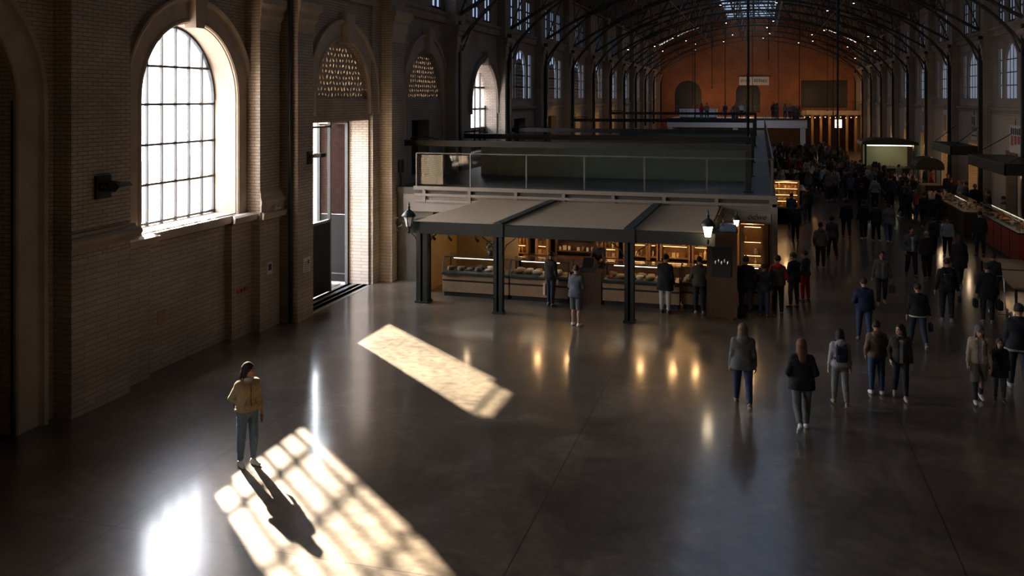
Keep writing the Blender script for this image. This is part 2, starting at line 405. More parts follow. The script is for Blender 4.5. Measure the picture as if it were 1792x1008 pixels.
# ---- mouldings
def moulding(mb, y0, y1, xf, prof, side=1):
    """horizontal moulding with mitred ends; prof is (projection, z) from the face xf"""
    n = len(prof)
    vs = [(xf + side * p, y0 - p, z) for p, z in prof] + [(xf + side * p, y1 + p, z) for p, z in prof]
    fs = [list(range(n)), list(range(n, 2 * n))[::-1]] + [(i, (i + 1) % n, n + (i + 1) % n, n + i) for i in range(n)]
    mb._add(vs, fs)
ROLL = [(-.3, 3.12), (.04, 3.12), (.06, 3.16), (.13, 3.2), (.17, 3.26), (.17, 3.32), (.13, 3.38), (.08, 3.4), (.07, 3.46), (-.3, 3.5)]
t1 = MB(); moulding(t1, 13.62, 15.22, -12.36, ROLL); struct(t1.build('trim_1', 'stone_dark'))
LEDGE = [(-.3, 2.86), (.05, 2.86), (.07, 2.9), (.16, 2.9), (.18, 3.04), (.1, 3.08), (-.3, 3.08)]
t2 = MB(); moulding(t2, 15.4, 16.1, -12.62, LEDGE); moulding(t2, 19.2, 19.95, -12.58, LEDGE); moulding(t2, 20.1, 20.9, -12.33, LEDGE)
t2.box(-13.3, XA + .16, 15.9, 19.4, 2.9, 3.08); t2.box(-13.65, XA + .02, 16.0, 19.6, 2.98, 3.1)
struct(t2.build('trim_2', 'stone'))
BASE = [(-.3, 3.08), (.1, 3.08), (.1, 3.25), (.13, 3.3), (.13, 3.36), (.09, 3.42), (.06, 3.46), (.06, 3.52), (.02, 3.6), (-.3, 3.6)]
CAPP = [(-.3, 7.78), (.02, 7.78), (.03, 7.84), (.03, 8.02), (.07, 8.1), (.1, 8.14), (.1, 8.3), (.15, 8.36), (.2, 8.42), (.2, 8.58), (.16, 8.62), (-.3, 8.62)]
CAP2 = [(-.3, 7.85), (.03, 7.85), (.05, 7.95), (.05, 8.1), (.1, 8.16), (.1, 8.45), (.16, 8.52), (.16, 8.62), (.24, 8.7), (.24, 8.86), (.18, 8.9), (-.3, 8.9)]
t3 = MB(); moulding(t3, 20.02, 20.97, -12.33, BASE); moulding(t3, 20.02, 20.97, -12.33, CAPP); moulding(t3, 21.14, 21.98, -11.88, CAPP)
moulding(t3, 26.7, 27.75, -11.58, CAP2); moulding(t3, 33.1, 34.3, -11.62, CAP2)
for i in range(10): moulding(t3, 40.5 + 7.5 * i, 41.35 + 7.5 * i, -11.75, CAP2)
for i in range(11): moulding(t3, 33.2 + 7.5 * i, 33.95 + 7.5 * i, WR - .38, CAP2, -1)
struct(t3.build('trim_3', 'stone'))
CORN = [(-.3, 8.98), (.1, 8.98), (.14, 9.1), (.14, 9.22), (.24, 9.3), (.24, 9.4), (-.3, 9.44)]
t4 = MB(); moulding(t4, 21.0, 108.4, WL, CORN); moulding(t4, 33, 108.4, WR, CORN, -1)
LED2 = [(-.3, 5.32), (.05, 5.32), (.07, 5.4), (.16, 5.46), (.16, 5.56), (-.3, 5.6)]
moulding(t4, 41.3, 108.4, WL, LED2); moulding(t4, 33, 108.4, WR, LED2, -1)
struct(t4.build('trim_4', 'stone_dark'))
# ---- arch surrounds
def surround(yc, r, zs, z0, xf, w, keystone=True, n=32, legs=True):
    mb = MB()
    path = ([(yc + r, z0)] if legs else []) + arc(yc, zs, r, 0, PI, n) + ([(yc - r, z0)] if legs else [])
    def fr(i):
        y, z = path[i]
        if legs and i == 0: d = Vector((0, 1, 0))
        elif legs and i == len(path) - 1: d = Vector((0, -1, 0))
        else: d = Vector((0, y - yc, z - zs)).normalized()
        return (xf, y, z), (1, 0, 0), d
    prof = [(-.05, 0), (.07, 0), (.1, .03), (.1, .08), (.06, .11), (.06, w - .16), (.09, w - .13), (.15, w - .1), (.17, w - .04), (.15, w), (-.05, w)]
    mb.sweep(path, prof, fr)
    if keystone:
        zt = zs + r
        mb.prism([(-.16, -.12), (.16, -.12), (.27, w + .2), (-.27, w + .2)], lambda a, b: (xf - .05, yc + a, zt + b), lambda a, b: (xf + .26 + .06 * b, yc + a, zt + b))
    return mb
struct(surround(17.8, 1.8, 5.95, 3.08, XA, .62, n=40).build('trim_5', 'stone'))
struct(surround(10.9, 1.8, 5.95, 0, XA, .66).build('trim_6', 'stone_dark'))
struct(surround(24.3, 1.78, 5.98, 5.5, WL, .62).build('trim_7', 'stone'))
struct(surround(31.1, 1.82, 5.98, 3.1, WL, .6).build('trim_8', 'stone'))
struct(surround(38.55, 1.97, 5.65, 5.3, WL, .3).build('trim_9', 'stone_dark'))
# reveal lining of window 1: smooth stone
rv = MB(); hl = arch_hole(16.0, 19.6, 3.1, 5.95, 36)[1:] + [(16.0, 3.1)]
for (a, b_), (c, d_) in zip(hl[:-1], hl[1:]):
    rv._add([(XA + .02, a, b_), (XA + .02, c, d_), (-13.36, c, d_), (-13.36, a, b_)], [(0, 1, 2, 3)])
rv2 = MB()
path = hl
def fr(i):
    y, z = path[i]; d = Vector((0, y - 17.8, max(0, z - 5.95)))
    return (0, y, z), (1, 0, 0), -d.normalized()
rv2.sweep(path, [(XA + .02, 0), (XA + .02, .02), (-13.36, .02), (-13.36, 0)], fr)
struct(rv2.build('trim_10', 'stone'))

# ---- windows
def pane_shape(y0, y1, z0, zs): return arch_hole(y0, y1, z0, zs, 24)
w1 = struct(MB().plate(pane_shape(16.02, 19.58, 3.1, 5.95), [], -13.41, -13.42).build('window_1', 'window'))
ir = MB()
for k in range(8):
    y = 16.02 + 3.56 * k / 7; h = math.sqrt(max(0, 1.78 ** 2 - (y - 17.8) ** 2)); t = .045 if k in (0, 7) else .022
    ir.box(-13.45, -13.36, y - t / 1.2, y + t / 1.2, 3.1, 5.95 + h)
for z in (3.16, 4.04, 4.94, 5.86, 6.74):
    h = 1.78 if z < 5.95 else math.sqrt(1.78 ** 2 - (z - 5.95) ** 2)
    ir.box(-13.46, -13.35, 17.8 - h, 17.8 + h, z - .026, z + .026)
path = arc(17.8, 5.95, 1.78, 0, PI, 32)
ir.sweep(path, [(-13.47, -.06), (-13.34, -.06), (-13.34, .02), (-13.47, .02)], lambda i: ((0, *path[i]), (1, 0, 0), Vector((0, path[i][0] - 17.8, path[i][1] - 5.95)).normalized()))
ir.build('window_frame', 'iron', w1)
for c_ in (4.1,):  # unseen window added to light the pier sides from the camera end
    WX = struct(MB().plate(arch_hole(c_ - 1.78, c_ + 1.78, 3.1, 5.95, 20), [], -13.41, -13.42).build('window_front_bay', 'window')); ir = MB()
    for k in range(8): ir.box(-13.45, -13.36, c_ - 1.78 + 3.56 * k / 7 - .02, c_ - 1.78 + 3.56 * k / 7 + .02, 3.1, 5.95 + math.sqrt(max(0, 1.78 ** 2 - (3.56 * k / 7 - 1.78) ** 2)))
    for z in (3.16, 4.04, 4.94, 5.86, 6.74): h = 1.78 if z < 5.95 else math.sqrt(1.78 ** 2 - (z - 5.95) ** 2); ir.box(-13.46, -13.35, c_ - h, c_ + h, z - .026, z + .026)
    ir.build('window_frame', 'iron', WX)
# bay 4 window
w2 = struct(MB().plate(pane_shape(36.62, 40.48, 3.6, 5.65), [], -12.74, -12.75).build('window_2', 'window'))
ir = MB()
for k in range(6):
    y = 36.62 + 3.86 * k / 5; h = math.sqrt(max(0, 1.93 ** 2 - (y - 38.55) ** 2)); ir.box(-12.78, -12.7, y - .035, y + .035, 3.6, 5.65 + h)
for z in (3.7, 4.6, 5.5, 6.5): ir.box(-12.79, -12.69, 36.65, 40.45, z - .045, z + .045)
ir.build('window_frame', 'iron', w2)
struct(MB().box(-12.9, -12.85, 36.6, 40.5, 3.6, 4.65).build('window_3', 'canvas'))
# palladian windows: arched middle light with a lattice screen between two side lights
WN = [3]
def palladian(x, c, side, glassm, screen):
    WN[0] += 1
    o = struct(MB().box(x - .03, x + .03, c - 2.4, c + 2.4, 5.9, 8.6).build('window_%d' % WN[0], glassm))
    fr = MB(); xf = x + side * .03; xo = x + side * .16
    fr.plate(rect(c - 2.4, c + 2.4, 5.9, 8.6), [rect(c - 2.2, c - 1.5, 6.0, 8.35), rect(c + 1.5, c + 2.2, 6.0, 8.35), arch_hole(c - 1.12, c + 1.12, 6.0, 7.4, 16)], xf, xo)
    fr.build('window_frame', 'stone_dark', o)
    mb = MB()
    for y in (-.56, 0, .56): mb.box(xf - .02, xf + .06, c + y - .025, c + y + .025, 6.0, 7.4 + math.sqrt(1.12 ** 2 - y * y))
    for z in (6.6, 7.2, 7.8): mb.box(xf - .02, xf + .06, c - 1.1, c + 1.1, z - .025, z + .025)
    for s_ in (-1.85, 1.85):
        mb.box(xf - .02, xf + .06, c + s_ - .02, c + s_ + .02, 6, 8.35)
        for z in (6.6, 7.2, 7.8): mb.box(xf - .02, xf + .06, c + s_ - .35, c + s_ + .35, z - .025, z + .025)
    mb.build('glazing_bars', 'iron', o)
    if screen:
        sc = MB(); hole = []
        k = 0
        for iz in range(11):
            z = 6.1 + .2 * iz
            for iy in range(-6, 7):
                y = c + iy * .165 + (.08 if iz % 2 else 0)
                lim = 1.0 if z < 7.4 else math.sqrt(max(0, 1.0 - (z - 7.4) ** 2))
                if abs(y - c) < lim - .02: hole.append([(y - .028, z), (y, z - .055), (y + .028, z), (y, z + .055)])
        sc.plate(arch_hole(c - .8, c + .8, 6.0, 7.3, 14), [h for h in hole if all(abs(p[0] - c) < .78 and (p[1] < 7.3 or math.hypot(p[0] - c, p[1] - 7.3) < .76) and p[1] > 6.02 for p in h)], xf + side * .03, xf + side * .06)
        sc.build('lattice_screen', 'stone_dark', o)
for i, (a, b_) in enumerate(BAYS): palladian(WL - .12, (a + b_) / 2, 1, 'skylit', i < 4)
for i, (a, b_) in enumerate(RB): palladian(WR + .12, (a + b_) / 2, -1, 'skylit_dim', False)
def clere(x, c, side, glassm, ks=(-1, 0, 1)):
    for k in ks:
        WN[0] += 1; y = c + 1.75 * k
        o = struct(MB().box(x - .02, x + .02, y - .52, y + .52, 9.5, 11.3).build('window_%d' % WN[0], glassm))
        mb = MB(); xf = x + side * .03
        for yy in (-.48, 0, .48): mb.box(xf - .02, xf + side * .07, y + yy - .035, y + yy + .035, 9.5, 11.3)
        for z in (9.55, 10.1, 10.65, 11.22): mb.box(xf - .02, xf + side * .07, y - .5, y + .5, z - .035, z + .035)
        mb.build('window_frame', 'iron', o)
clere(WL - .1, 30.6, 1, 'skylit', (1,)); clere(WL - .1, 37.3, 1, 'skylit')
for a, b_ in BAYS: clere(WL - .1, (a + b_) / 2, 1, 'skylit')
for a, b_ in RB: clere(WR + .1, (a + b_) / 2, -1, 'skylit_dim')
# ---- pierced lunette screens over the doorways
def lunette(name, c, r, x):
    holes = []
    rows = 10; dz = r / (rows + .3); rq = random.Random(int(c))
    for iz in range(rows):
        z = 6.02 + dz * (iz + .55); lim = math.sqrt(max(0, (r - .05) ** 2 - (z - 5.98) ** 2)); n = int(2 * lim / .2)
        for k in range(n):
            y = c - lim + (k + .5 + .5 * (iz % 2)) * 2 * lim / n + rq.uniform(-.02, .02); a = rq.choice((-.75, -.45, .45, .75, .1)) + rq.uniform(-.2, .2); L, W = rq.uniform(.05, .085), rq.uniform(.018, .036); zz_ = z + rq.uniform(-.015, .015)
            ca, sa = math.cos(a), math.sin(a)
            holes.append([(y + p * ca - q * sa, zz_ + p * sa + q * ca) for p, q in ((0, -L), (W, -L * .35), (W, L * .35), (0, L), (-W, L * .35), (-W, -L * .35))])
    holes = [h for h in holes if all(math.hypot(p[0] - c, p[1] - 5.98) < r - .03 and p[1] > 6.0 for p in h)]
    o = struct(MB().plate([(c - r, 5.98), (c + r, 5.98)] + arc(c, 5.98, r, 0, PI, 24)[1:-1], holes, x, x - .05).build(name, 'stone'))
    MB().plate([(c - r, 5.98), (c + r, 5.98)] + arc(c, 5.98, r, 0, PI, 24)[1:-1], [], x - .12, x - .13).build('pane', 'amber', o)
lunette('window_lunette', 24.3, 1.76, WL - .14)
lunette('window_lunette', 31.1, 1.8, WL - .14)

# ---- doorway of bay 2: stone passage, folded door leaf, glazed left leaf
dw = MB(); dw.box(-13.95, WL - .7, 21.2, 22.0, 0, 6.2); dw.box(-12.98, WL - .7, 26.12, 26.5, 0, 6.2); dw.box(-13.0, WL - .7, 22, 26.12, 5.95, 6.25)
dw.box(-13.3, WL - .7, 24.95, 26.12, 5.2, 5.95)
struct(dw.build('wall_doorway', 'stone'))
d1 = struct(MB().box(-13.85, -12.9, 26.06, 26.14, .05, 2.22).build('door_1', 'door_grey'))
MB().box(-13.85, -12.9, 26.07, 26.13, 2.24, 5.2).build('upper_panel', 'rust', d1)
fr_ = MB()
for x in (-13.88, -12.88): fr_.box(x - .05, x + .05, 26.02, 26.16, 0, 5.25)
fr_.box(-13.85, -12.88, 26.03, 26.15, 5.17, 5.27); fr_.box(-13.8, -12.9, 26.04, 26.07, .3, .34)
fr_.build('door_frame', 'iron', d1)
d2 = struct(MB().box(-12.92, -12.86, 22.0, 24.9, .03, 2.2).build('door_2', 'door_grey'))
MB().box(-12.895, -12.885, 22.02, 24.86, 2.2, 5.9).build('pane', 'glass', d2)
fr_ = MB()
for y in (22.04, 24.9): fr_.box(-12.94, -12.85, y - .04, y + .04, 0, 5.95)
fr_.box(-12.94, -12.85, 22, 24.94, 5.1, 5.16); fr_.box(-12.94, -12.85, 22, 24.94, 2.17, 2.25)
fr_.build('door_frame', 'iron', d2)
th = MB()
for x, w in ((-12.05, .12), (-12.35, .06), (-12.62, .14), (-13.1, .06)): th.box(x - w / 2, x + w / 2, 22.0, 26.1, 0, .008)
struct(th.build('trim_11', 'steel'))
# upper door of bay 3, doors of the far bays
DN = [2]
def dark_door(x, y0, y1, z0, z1, m='wood_dark'):
    DN[0] += 1
    o = struct(MB().box(x - .04, x + .04, y0, y1, z0, z1).build('door_%d' % DN[0], m))
    mb = MB()
    for y in (y0, y1): mb.box(x - .08, x + .09, y - .05, y + .05, z0, z1)
    mb.box(x - .08, x + .09, y0, y1, z1 - .05, z1 + .05); mb.build('door_frame', 'iron', o)
dark_door(-12.7, 29.8, 31.55, 3.1, 5.2, 'black')
for i, (a, b_) in enumerate(BAYS):
    c = (a + b_) / 2; dark_door(WL - .45, c - 1.15, c + 1.15, 3.1, 4.95, 'shop_glow' if i in (2, 3, 4, 5) else 'black')
dark_door(-13.55, 9.1, 12.7, 0, 7.8, 'wood_dark')
for i, (a, b_) in enumerate(RB):
    c = (a + b_) / 2; dark_door(WR + .5, c - 1.1, c + .9, .02, 3.6, 'shop_glow' if i >= 2 else 'black')
# right wall shop panels
for i, (a, b_) in enumerate(RB):
    c = (a + b_) / 2; mb = MB()
    mb.plate(rect(a + .55, b_ - .1, .05, 5.2), [rect(c - 1.1, c + .9, .05, 3.6)], WR - .04, WR)
    struct(mb.build('trim_%d' % (20 + i), 'plaster'))
# slender dark columns carrying the trusses
for side, x in ((-1, -11.66), (1, WR - .46)):
    for i in range(11):
        y = 33.55 + 7.5 * i; mb = MB()
        mb.box(x - .1, x + .1, y - .1, y + .1, 0 if side > 0 else 3.1, 9.1)
        struct(mb.build('column', 'iron'))
# corner pipe by the doorway pier
pp = MB().rod([(-12.06, 21.06, 0), (-12.06, 21.06, 12)], .06, 10); struct(pp.build('trim_12', 'iron'))

# ---- steel roof trusses
def chord(x, top, rise): t = (x + .55) / 11.3; return top - rise * t * t
def truss(y, n=14):
    mb = MB(); xs_ = [-11.6 + 22.1 * k / n for k in range(n + 1)]
    lo = [(x, y, chord(x, 12.9, 3.7)) for x in xs_]; hi = [(x, y, chord(x, 15.0, 3.0)) for x in xs_]
    mb.rod(lo, .085, 6); o = struct(mb.build('roof_truss', 'truss'))
    MB().rod(hi, .085, 6).build('top_chord', 'truss', o)
    wb = MB()
    for k in range(n):
        p, q = (lo[k], hi[k + 1]) if k < n / 2 else (hi[k], lo[k + 1])
        m_ = (Vector(p) + Vector(q)) / 2 + Vector((0, 0, .22)); wb.rod([p, m_, q], .038, 5)
        if k: wb.rod([lo[k], hi[k]], .038, 5)
    wb.build('web', 'truss', o)
    br = MB()
    for s, x0 in ((1, -11.6), (-1, WR - .5)):
        pts = [(x0 + s * 4.6 * (k / 8) ** 1.2, y, 8.2 + 3.3 * math.sin(k / 8 * PI / 2.3)) for k in range(9)]
        br.rod(pts, .06, 6)
        pts = [(x0 + s * (.1 + 1.9 * k / 6), y + 0.0, 7.9 + 2.3 * (k / 6) ** .6) for k in range(7)]
        br.rod(pts, .05, 6)
    br.build('bracket', 'truss', o)
for i in range(11): truss(33.55 + 7.5 * i)
pl = MB()
for x, top in ((-9, 0), (-5.5, 0), (-2, 0), (1.5, 0), (5, 0), (8.5, 0)):
    for i in range(10):
        y0, y1 = 33.55 + 7.5 * i, 41.05 + 7.5 * i
        z0 = chord(x, 12.9, 3.7); z1 = chord(x, 15.0, 3.0)
        pl.rod([(x, y0, z1), (x, y1, z1)], .05, 5)
        pl.rod([(x, y0, z0), (x + .3, (y0 + y1) / 2, z1 - .25), (x, y1, z0)], .038, 5)
        pl.rod([(x, y0, z0), (x, y1, z0)], .03, 5)
struct(pl.build('trim_13', 'truss'))

# ---- outside: yard, far facades, canopy and walls added to block light
struct(MB().box(-60, -14.0, -20, 130, -.25, -.05).build('ground_outside', 'ground'))
def facade(y0, y1, h, x):
    n = max(2, int((y1 - y0) / 3.4)); st = (y1 - y0) / n; holes = []
    for k in range(n):
        c = y0 + (k + .5) * st
        holes.append(rect(c - .8, c + .8, .9, 2.6))
        if h > 5: holes.append(rect(c - .7, c + .7, 3.4, min(h - .8, 5.0)))
    mb = MB().plate(rect(y0, y1, -.1, h), holes, x, x - .4); mb.box(x - 6, x - .35, y0, y1, -.1, h)
    mb.box(x - .1, x + .3, y0, y1, h - .35, h + .1); mb.box(x - .1, x + .15, y0, y1, 2.75, 2.85)
    for k in range(n + 1): mb.box(x - .1, x + .2, y0 + k * st - .25, y0 + k * st + .25, -.1, h - .3)
    o = mb.build('exterior_building', 'facade'); struct(o)
    g = MB()
    for k in range(n):
        c = y0 + (k + .5) * st; g.box(x - .34, x - .32, c - .8, c + .8, .9, 2.6)
    g.build('pane', 'outside_pane', o)
facade(14, 39, 3.4, -24); facade(39, 80, 8.7, -26)
struct(MB().box(-17.2, -12.8, 22.0, 38, 9.0, 9.15).build('exterior_canopy', 'iron'))  # unseen canopy added to keep sun out of the lunettes

struct(MB().box(-14.95, -13.95, 21.2, 22.0, -.05, 6).build('exterior_wall', 'iron'))  # unseen dark wall added to cut sky light on the door leaf
struct(MB().box(-20.2, -20, 31.45, 36.8, -.1, 11).build('exterior_wall', 'orange'))  # orange wall past the door gap, added to block its sun
ow = MB().box(-19.5, -19, 39.5, 46.5, -.1, 12); struct(ow.build('exterior_wall', 'orange'))  # unseen wall added to stop sun entering the bay four window
# ================================================================== MEZZANINE AND MARKET STALL
FY = 27.0                                             # front face of the mezzanine block
XR = .45                                              # its aisle side
# the mezzanine body (two storeys of it belong to the building)
mz = MB()
mz.box(WL + .6, XR, FY + .02, 84, 2.86, 3.08)                      # deck
mz.box(XR - .2, XR, FY + 3.2, 84, 0, 2.86)                         # aisle wall
mz.box(WL + .6, -10.3, FY + .1, FY + .3, 0, 2.86)                # left front wall
struct(mz.build('floor_mezzanine', 'deck'))
mw = MB().box(-10.4, XR - .2, FY + 3.0, FY + 3.2, 0, 2.86); struct(mw.build('wall_stall_back', 'wood_dark'))
tr = MB()
for z0, z1, d in ((3.02, 3.14, .12), (2.82, 2.9, .1), (2.62, 2.7, .06)): tr.box(-10.9, XR + .02, FY - d, FY + .02, z0, z1)
for k in range(8): tr.box(-10.6 + 1.55 * k, -10.5 + 1.55 * k, FY - .08, FY + .02, 2.62, 3.05)
tr.box(XR - .1, XR + .04, FY - .1, FY + .06, 0, 3.1)
struct(tr.build('trim_40', 'fascia'))
fb = MB().box(-11.3, XR - .1, FY, FY + .06, 2.3, 2.86); fs = struct(fb.build('wall_fascia', 'fascia'))
def text(body, loc, rot, size, m, parent=None, name='lettering', shear=0.):
    c = D.curves.new(name, 'FONT'); c.body = body; c.size = size; c.extrude = .004; c.shear = shear; c.align_x = 'CENTER'; c.align_y = 'CENTER'
    c.materials.append(M[m]); o = D.objects.new(name, c); COL.objects.link(o); o.location = loc; o.rotation_euler = rot
    if parent: o.parent = parent
    return o
struct(MB().box(-1.02, .3, FY - .02, FY - .001, 2.36, 2.61).build('wall_sign_board', 'sign_board'))
text('\u00f6dwe', (-.1, FY - .03, 2.5), (PI / 2, 0, 0), .24, 'black', fs, 'lettering', .35)
# glass balustrade along the front and the aisle edge
def balustrade(name, label, p, q, z, n, group=None, h=1.1, post='rail_steel', glass=True):
    t = thing(name, label, 'railing', (p[0], p[1], z), group=group)
    P, Q = Vector((*p, z)), Vector((*q, z)); d = (Q - P)
    at = t.location
    for k in range(n + 1):
        c = P + d * k / n
        MB(at).box(c.x - .022, c.x + .022, c.y - .022, c.y + .022, z, z + h).build('post', post, t)
    mb = MB(at); mb.bar(P + Vector((0, 0, h)), Q + Vector((0, 0, h)), .045, .03); mb.build('handrail', post, t)
    if glass:
        nrm = Vector((-d.y, d.x, 0)).normalized() * .006
        for k in range(n):
            a = P + d * (k + .03) / n; b_ = P + d * (k + .97) / n
            mb = MB(at); vs = [(v + s * nrm + Vector((0, 0, zz))) for s in (-1, 1) for zz in (.08, h - .06) for v in (a, b_)]
            mb._add(vs, [(0, 1, 3, 2), (4, 6, 7, 5), (0, 4, 5, 1), (2, 3, 7, 6), (0, 2, 6, 4), (1, 5, 7, 3)])
            mb.build('glass_panel', 'glass', t)
    return t
balustrade('balustrade', 'long clear glass balustrade along the mezzanine edge above the market stall', (-10.9, FY + .15), (XR - .12, FY + .15), 3.1, 6)
balustrade('balustrade', 'glass balustrade of the mezzanine edge running beside the crowded aisle', (XR - .08, FY + .3), (XR - .08, 83), 3.1, 24)
# green parapets on the deck
pr = MB((-5, 32, 3.08)).box(-10.2, -.45, 31.95, 32.1, 3.08, 4.15)
tag(pr.build('parapet', 'green_panel'), 'long dark green parapet panel on the mezzanine just behind the glass balustrade', 'parapet')
pr = MB((-5, 40, 3.08)).box(-8.5, -.6, 39.9, 40.1, 3.08, 4.1)
tag(pr.build('parapet', 'green_panel'), 'second dark green parapet on the mezzanine, behind the long first one', 'parapet')
pr = MB((-5, 52, 3.08)).box(-8, -.7, 51.9, 52.1, 3.08, 4.0)
tag(pr.build('parapet', 'green_panel'), 'last dark green parapet on the mezzanine beyond the third black beam', 'parapet')
# black portal beams over the deck
for i, (y, nm) in enumerate(((28.45, 'first and longest'), (34.2, 'second'), (41.6, 'third'), (56, 'fourth'), (71, 'last and smallest'))):
    z = (4.56, 4.56, 4.56, 4.7, 4.9)[i]
    x1 = -.35
    t = thing('portal_frame', '%s black steel beam spanning the mezzanine from brick wall to post' % nm, 'beam', (x1, y, 3.08))
    mb = MB(t.location).box(-12.0, x1 + .08, y - .07, y + .07, z - .2, z); mb.build('beam', 'black', t)
    mb = MB(t.location).box(x1 - .09, x1 + .09, y - .09, y + .09, 3.08, z - .2); mb.box(x1 - .16, x1 + .16, y - .16, y + .16, 3.08, 3.12); mb.build('post', 'black', t)
    mb = MB(t.location).rod([(-11.6, y - .1, z + .06), (-11, y - .12, z + .12), (-10.6, y - .1, z + .05)], .03, 6); mb.build('cable_loop', 'black', t)

# ---- awning
A = thing('awning', 'wide beige canvas awning in three bays over the market stall counter', 'awning', (-5.4, 23.7, 0))
fx0, fx1, fyv, rx0, rx1 = -9.62, -1.25, 23.65, -8.5, -1.1
def aw(t, s):
    a = Vector((fx0 + (fx1 - fx0) * t, fyv + (.55 if t == 0 else 0) * 0, 2.47)); b_ = Vector((rx0 + (rx1 - rx0) * t, FY - .13, 2.78)); return a.lerp(b_, s)
cut = [0, .31, .745, 1]
for k in range(3):
    mb = MB(A.location); vs, fs_ = [], []
    N = 8; t0, t1 = cut[k] + .008, cut[k + 1] - .008
    for i in range(N + 1):
        for j in range(N + 1):
            u, v = i / N, j / N; p = aw(t0 + (t1 - t0) * u, v); p.z -= .05 * math.sin(PI * u) * math.sin(PI * v); vs.append(p)
    n0 = len(vs); vs += [v - Vector((0, 0, .02)) for v in vs]
    for i in range(N):
        for j in range(N):
            a = i * (N + 1) + j; q = (a, a + N + 1, a + N + 2, a + 1); fs_ += [q, tuple(n0 + e for e in q)[::-1]]
    mb.smooth = True; mb._add(vs, fs_); mb.build('canvas', 'canvas', A)
mb = MB(A.location); p0, p1, p2 = aw(1, 0), aw(1, 1), aw(1, 1) - Vector((0, 0, .38))
mb._add([p0, p1, p2, p0 + Vector((.02, 0, 0)), p1 + Vector((.02, 0, 0)), p2 + Vector((.02, 0, 0))], [(0, 1, 2), (5, 4, 3), (0, 3, 4, 1), (1, 4, 5, 2), (2, 5, 3, 0)])
mb.build('side_flap', 'canvas', A)
mb = MB(A.location).bar((fx0 - .1, fyv - .02, 2.3), (fx1 + .12, fyv - .02, 2.3), .14, .32); mb.build('front_beam', 'green_iron', A)
for t in (.31, .745):
    mb = MB(A.location).bar(aw(t, -.02) + Vector((0, 0, .03)), aw(t, 1) + Vector((0, 0, .03)), .24, .06); mb.build('rafter', 'green_iron', A)
for x in (-7.03, -3.37): MB(A.location).box(x - .15, x + .15, fyv - .13, fyv + .12, 2.14, 2.5).build('corner_box', 'green_iron', A)
MB(A.location).box(-9.74, -9.36, fyv - .1, 24.5, 2.14, 2.46).build('corner_box', 'green_iron', A)
def post(x, y, label, w=.25, h=2.13):
    t = thing('awning_post', label, 'post', (x, y, 0)); mb = MB((x, y, 0)); a = w / 2
    mb.box(x - a, x + a, y - a, y - a + .03, .06, h); mb.box(x - a, x + a, y + a - .03, y + a, .06, h); mb.box(x - .03, x + .03, y - a, y + a, .06, h)
    mb.box(x - a + .02, x + a - .02, y - a + .015, y + a - .015, .06, h)
    mb.build('shaft', 'green_iron', t)
    MB((x, y, 0)).box(x - a - .03, x + a + .03, y - a - .03, y + a + .03, 0, .06).build('base_plate', 'green_iron', t)
    br = MB((x, y, 0))
    for s in (-1, 1): br.rod([(x + s * (a - .02), y, h - .5), (x + s * (a + .1), y, h - .22), (x + s * (a + .36), y, h - .02)], .018, 6)
    br.build('brace', 'iron', t); return t
post(-7.03, fyv, 'grey green steel awning post before the long food case, middle of the three')
post(-3.37, fyv, 'grey green steel awning post before the meat and jar food case')
post(-9.55, 24.35, 'wider fluted awning post at the stall corner near the tall doorway', .34)

# ---- hanging lanterns
def lantern(x, y, z, label, lit=True, s=1.0):
    t = thing('street_lantern', label, 'lantern', (x, y, z)); c = (x, y, z); n = 6
    MB(c).lathe([(.085 * s, 0), (.15 * s, .28 * s)], c, n).build('glass_shade', 'lamp' if lit else 'white_panel', t)
    fr = MB(c)
    for k in range(n):
        a = 2 * PI * (k + .5) / n; ca, sa = math.cos(a), math.sin(a)
        fr.rod([(x + .09 * s * ca, y + .09 * s * sa, z - .01), (x + .155 * s * ca, y + .155 * s * sa, z + .285 * s)], .009 * s, 5)
    fr.build('frame', 'iron', t)
    MB(c).lathe([(.2 * s, .28 * s), (.21 * s, .3 * s), (.12 * s, .42 * s), (.05 * s, .47 * s), (.03 * s, .52 * s), (.055 * s, .55 * s), (.02 * s, .58 * s), (.032 * s, .62 * s), (0.004, .7 * s)], c, 12).build('roof', 'iron', t)
    MB(c).lathe([(.02 * s, -.2 * s), (.04 * s, -.12 * s), (.02 * s, -.08 * s), (.075 * s, -.02 * s), (.09 * s, 0)], c, 10).build('stem', 'iron', t)
    return t
def scroll(x, y, z, label, s=1.0, flip=1):
    pts = [(x + flip * s * (.1 + .30 * (k / 16)) * math.cos(.4 + k / 16 * 4.6) * .8, y, z + s * (.1 + .2 * (k / 16)) * math.sin(.4 + k / 16 * 4.6)) for k in range(17)]
    mb = MB((x, y, z)).rod(pts, .016, 6).rod([(x, y - .01, z - .3), (x + flip * .1, y, z)], .016, 6)
    return tag(mb.build('scroll_bracket', 'iron'), label, 'bracket')
L1 = lantern(-1.3, 23.35, 2.42, 'lit glass street lantern at the awning end above the menu column')
L2 = lantern(-9.62, 23.38, 2.36, 'unlit pale glass lantern on the fluted corner post of the market stall', False)
L3 = lantern(-.62, 24.6, 2.55, 'small half hidden lit lantern beside the dark iron scroll by the fascia', True, .6)
scroll(-9.95, 23.4, 2.5, 'small curled iron bracket beside the unlit corner lantern', .62, -1)
scroll(-.75, 24.7, 2.7, 'large black wrought iron scroll holding the small lantern by the white fascia', 1.0, 1)
scroll(-1.1, 24.3, 2.75, 'black wrought iron scroll close beside the bright lit lantern', .7, -1)

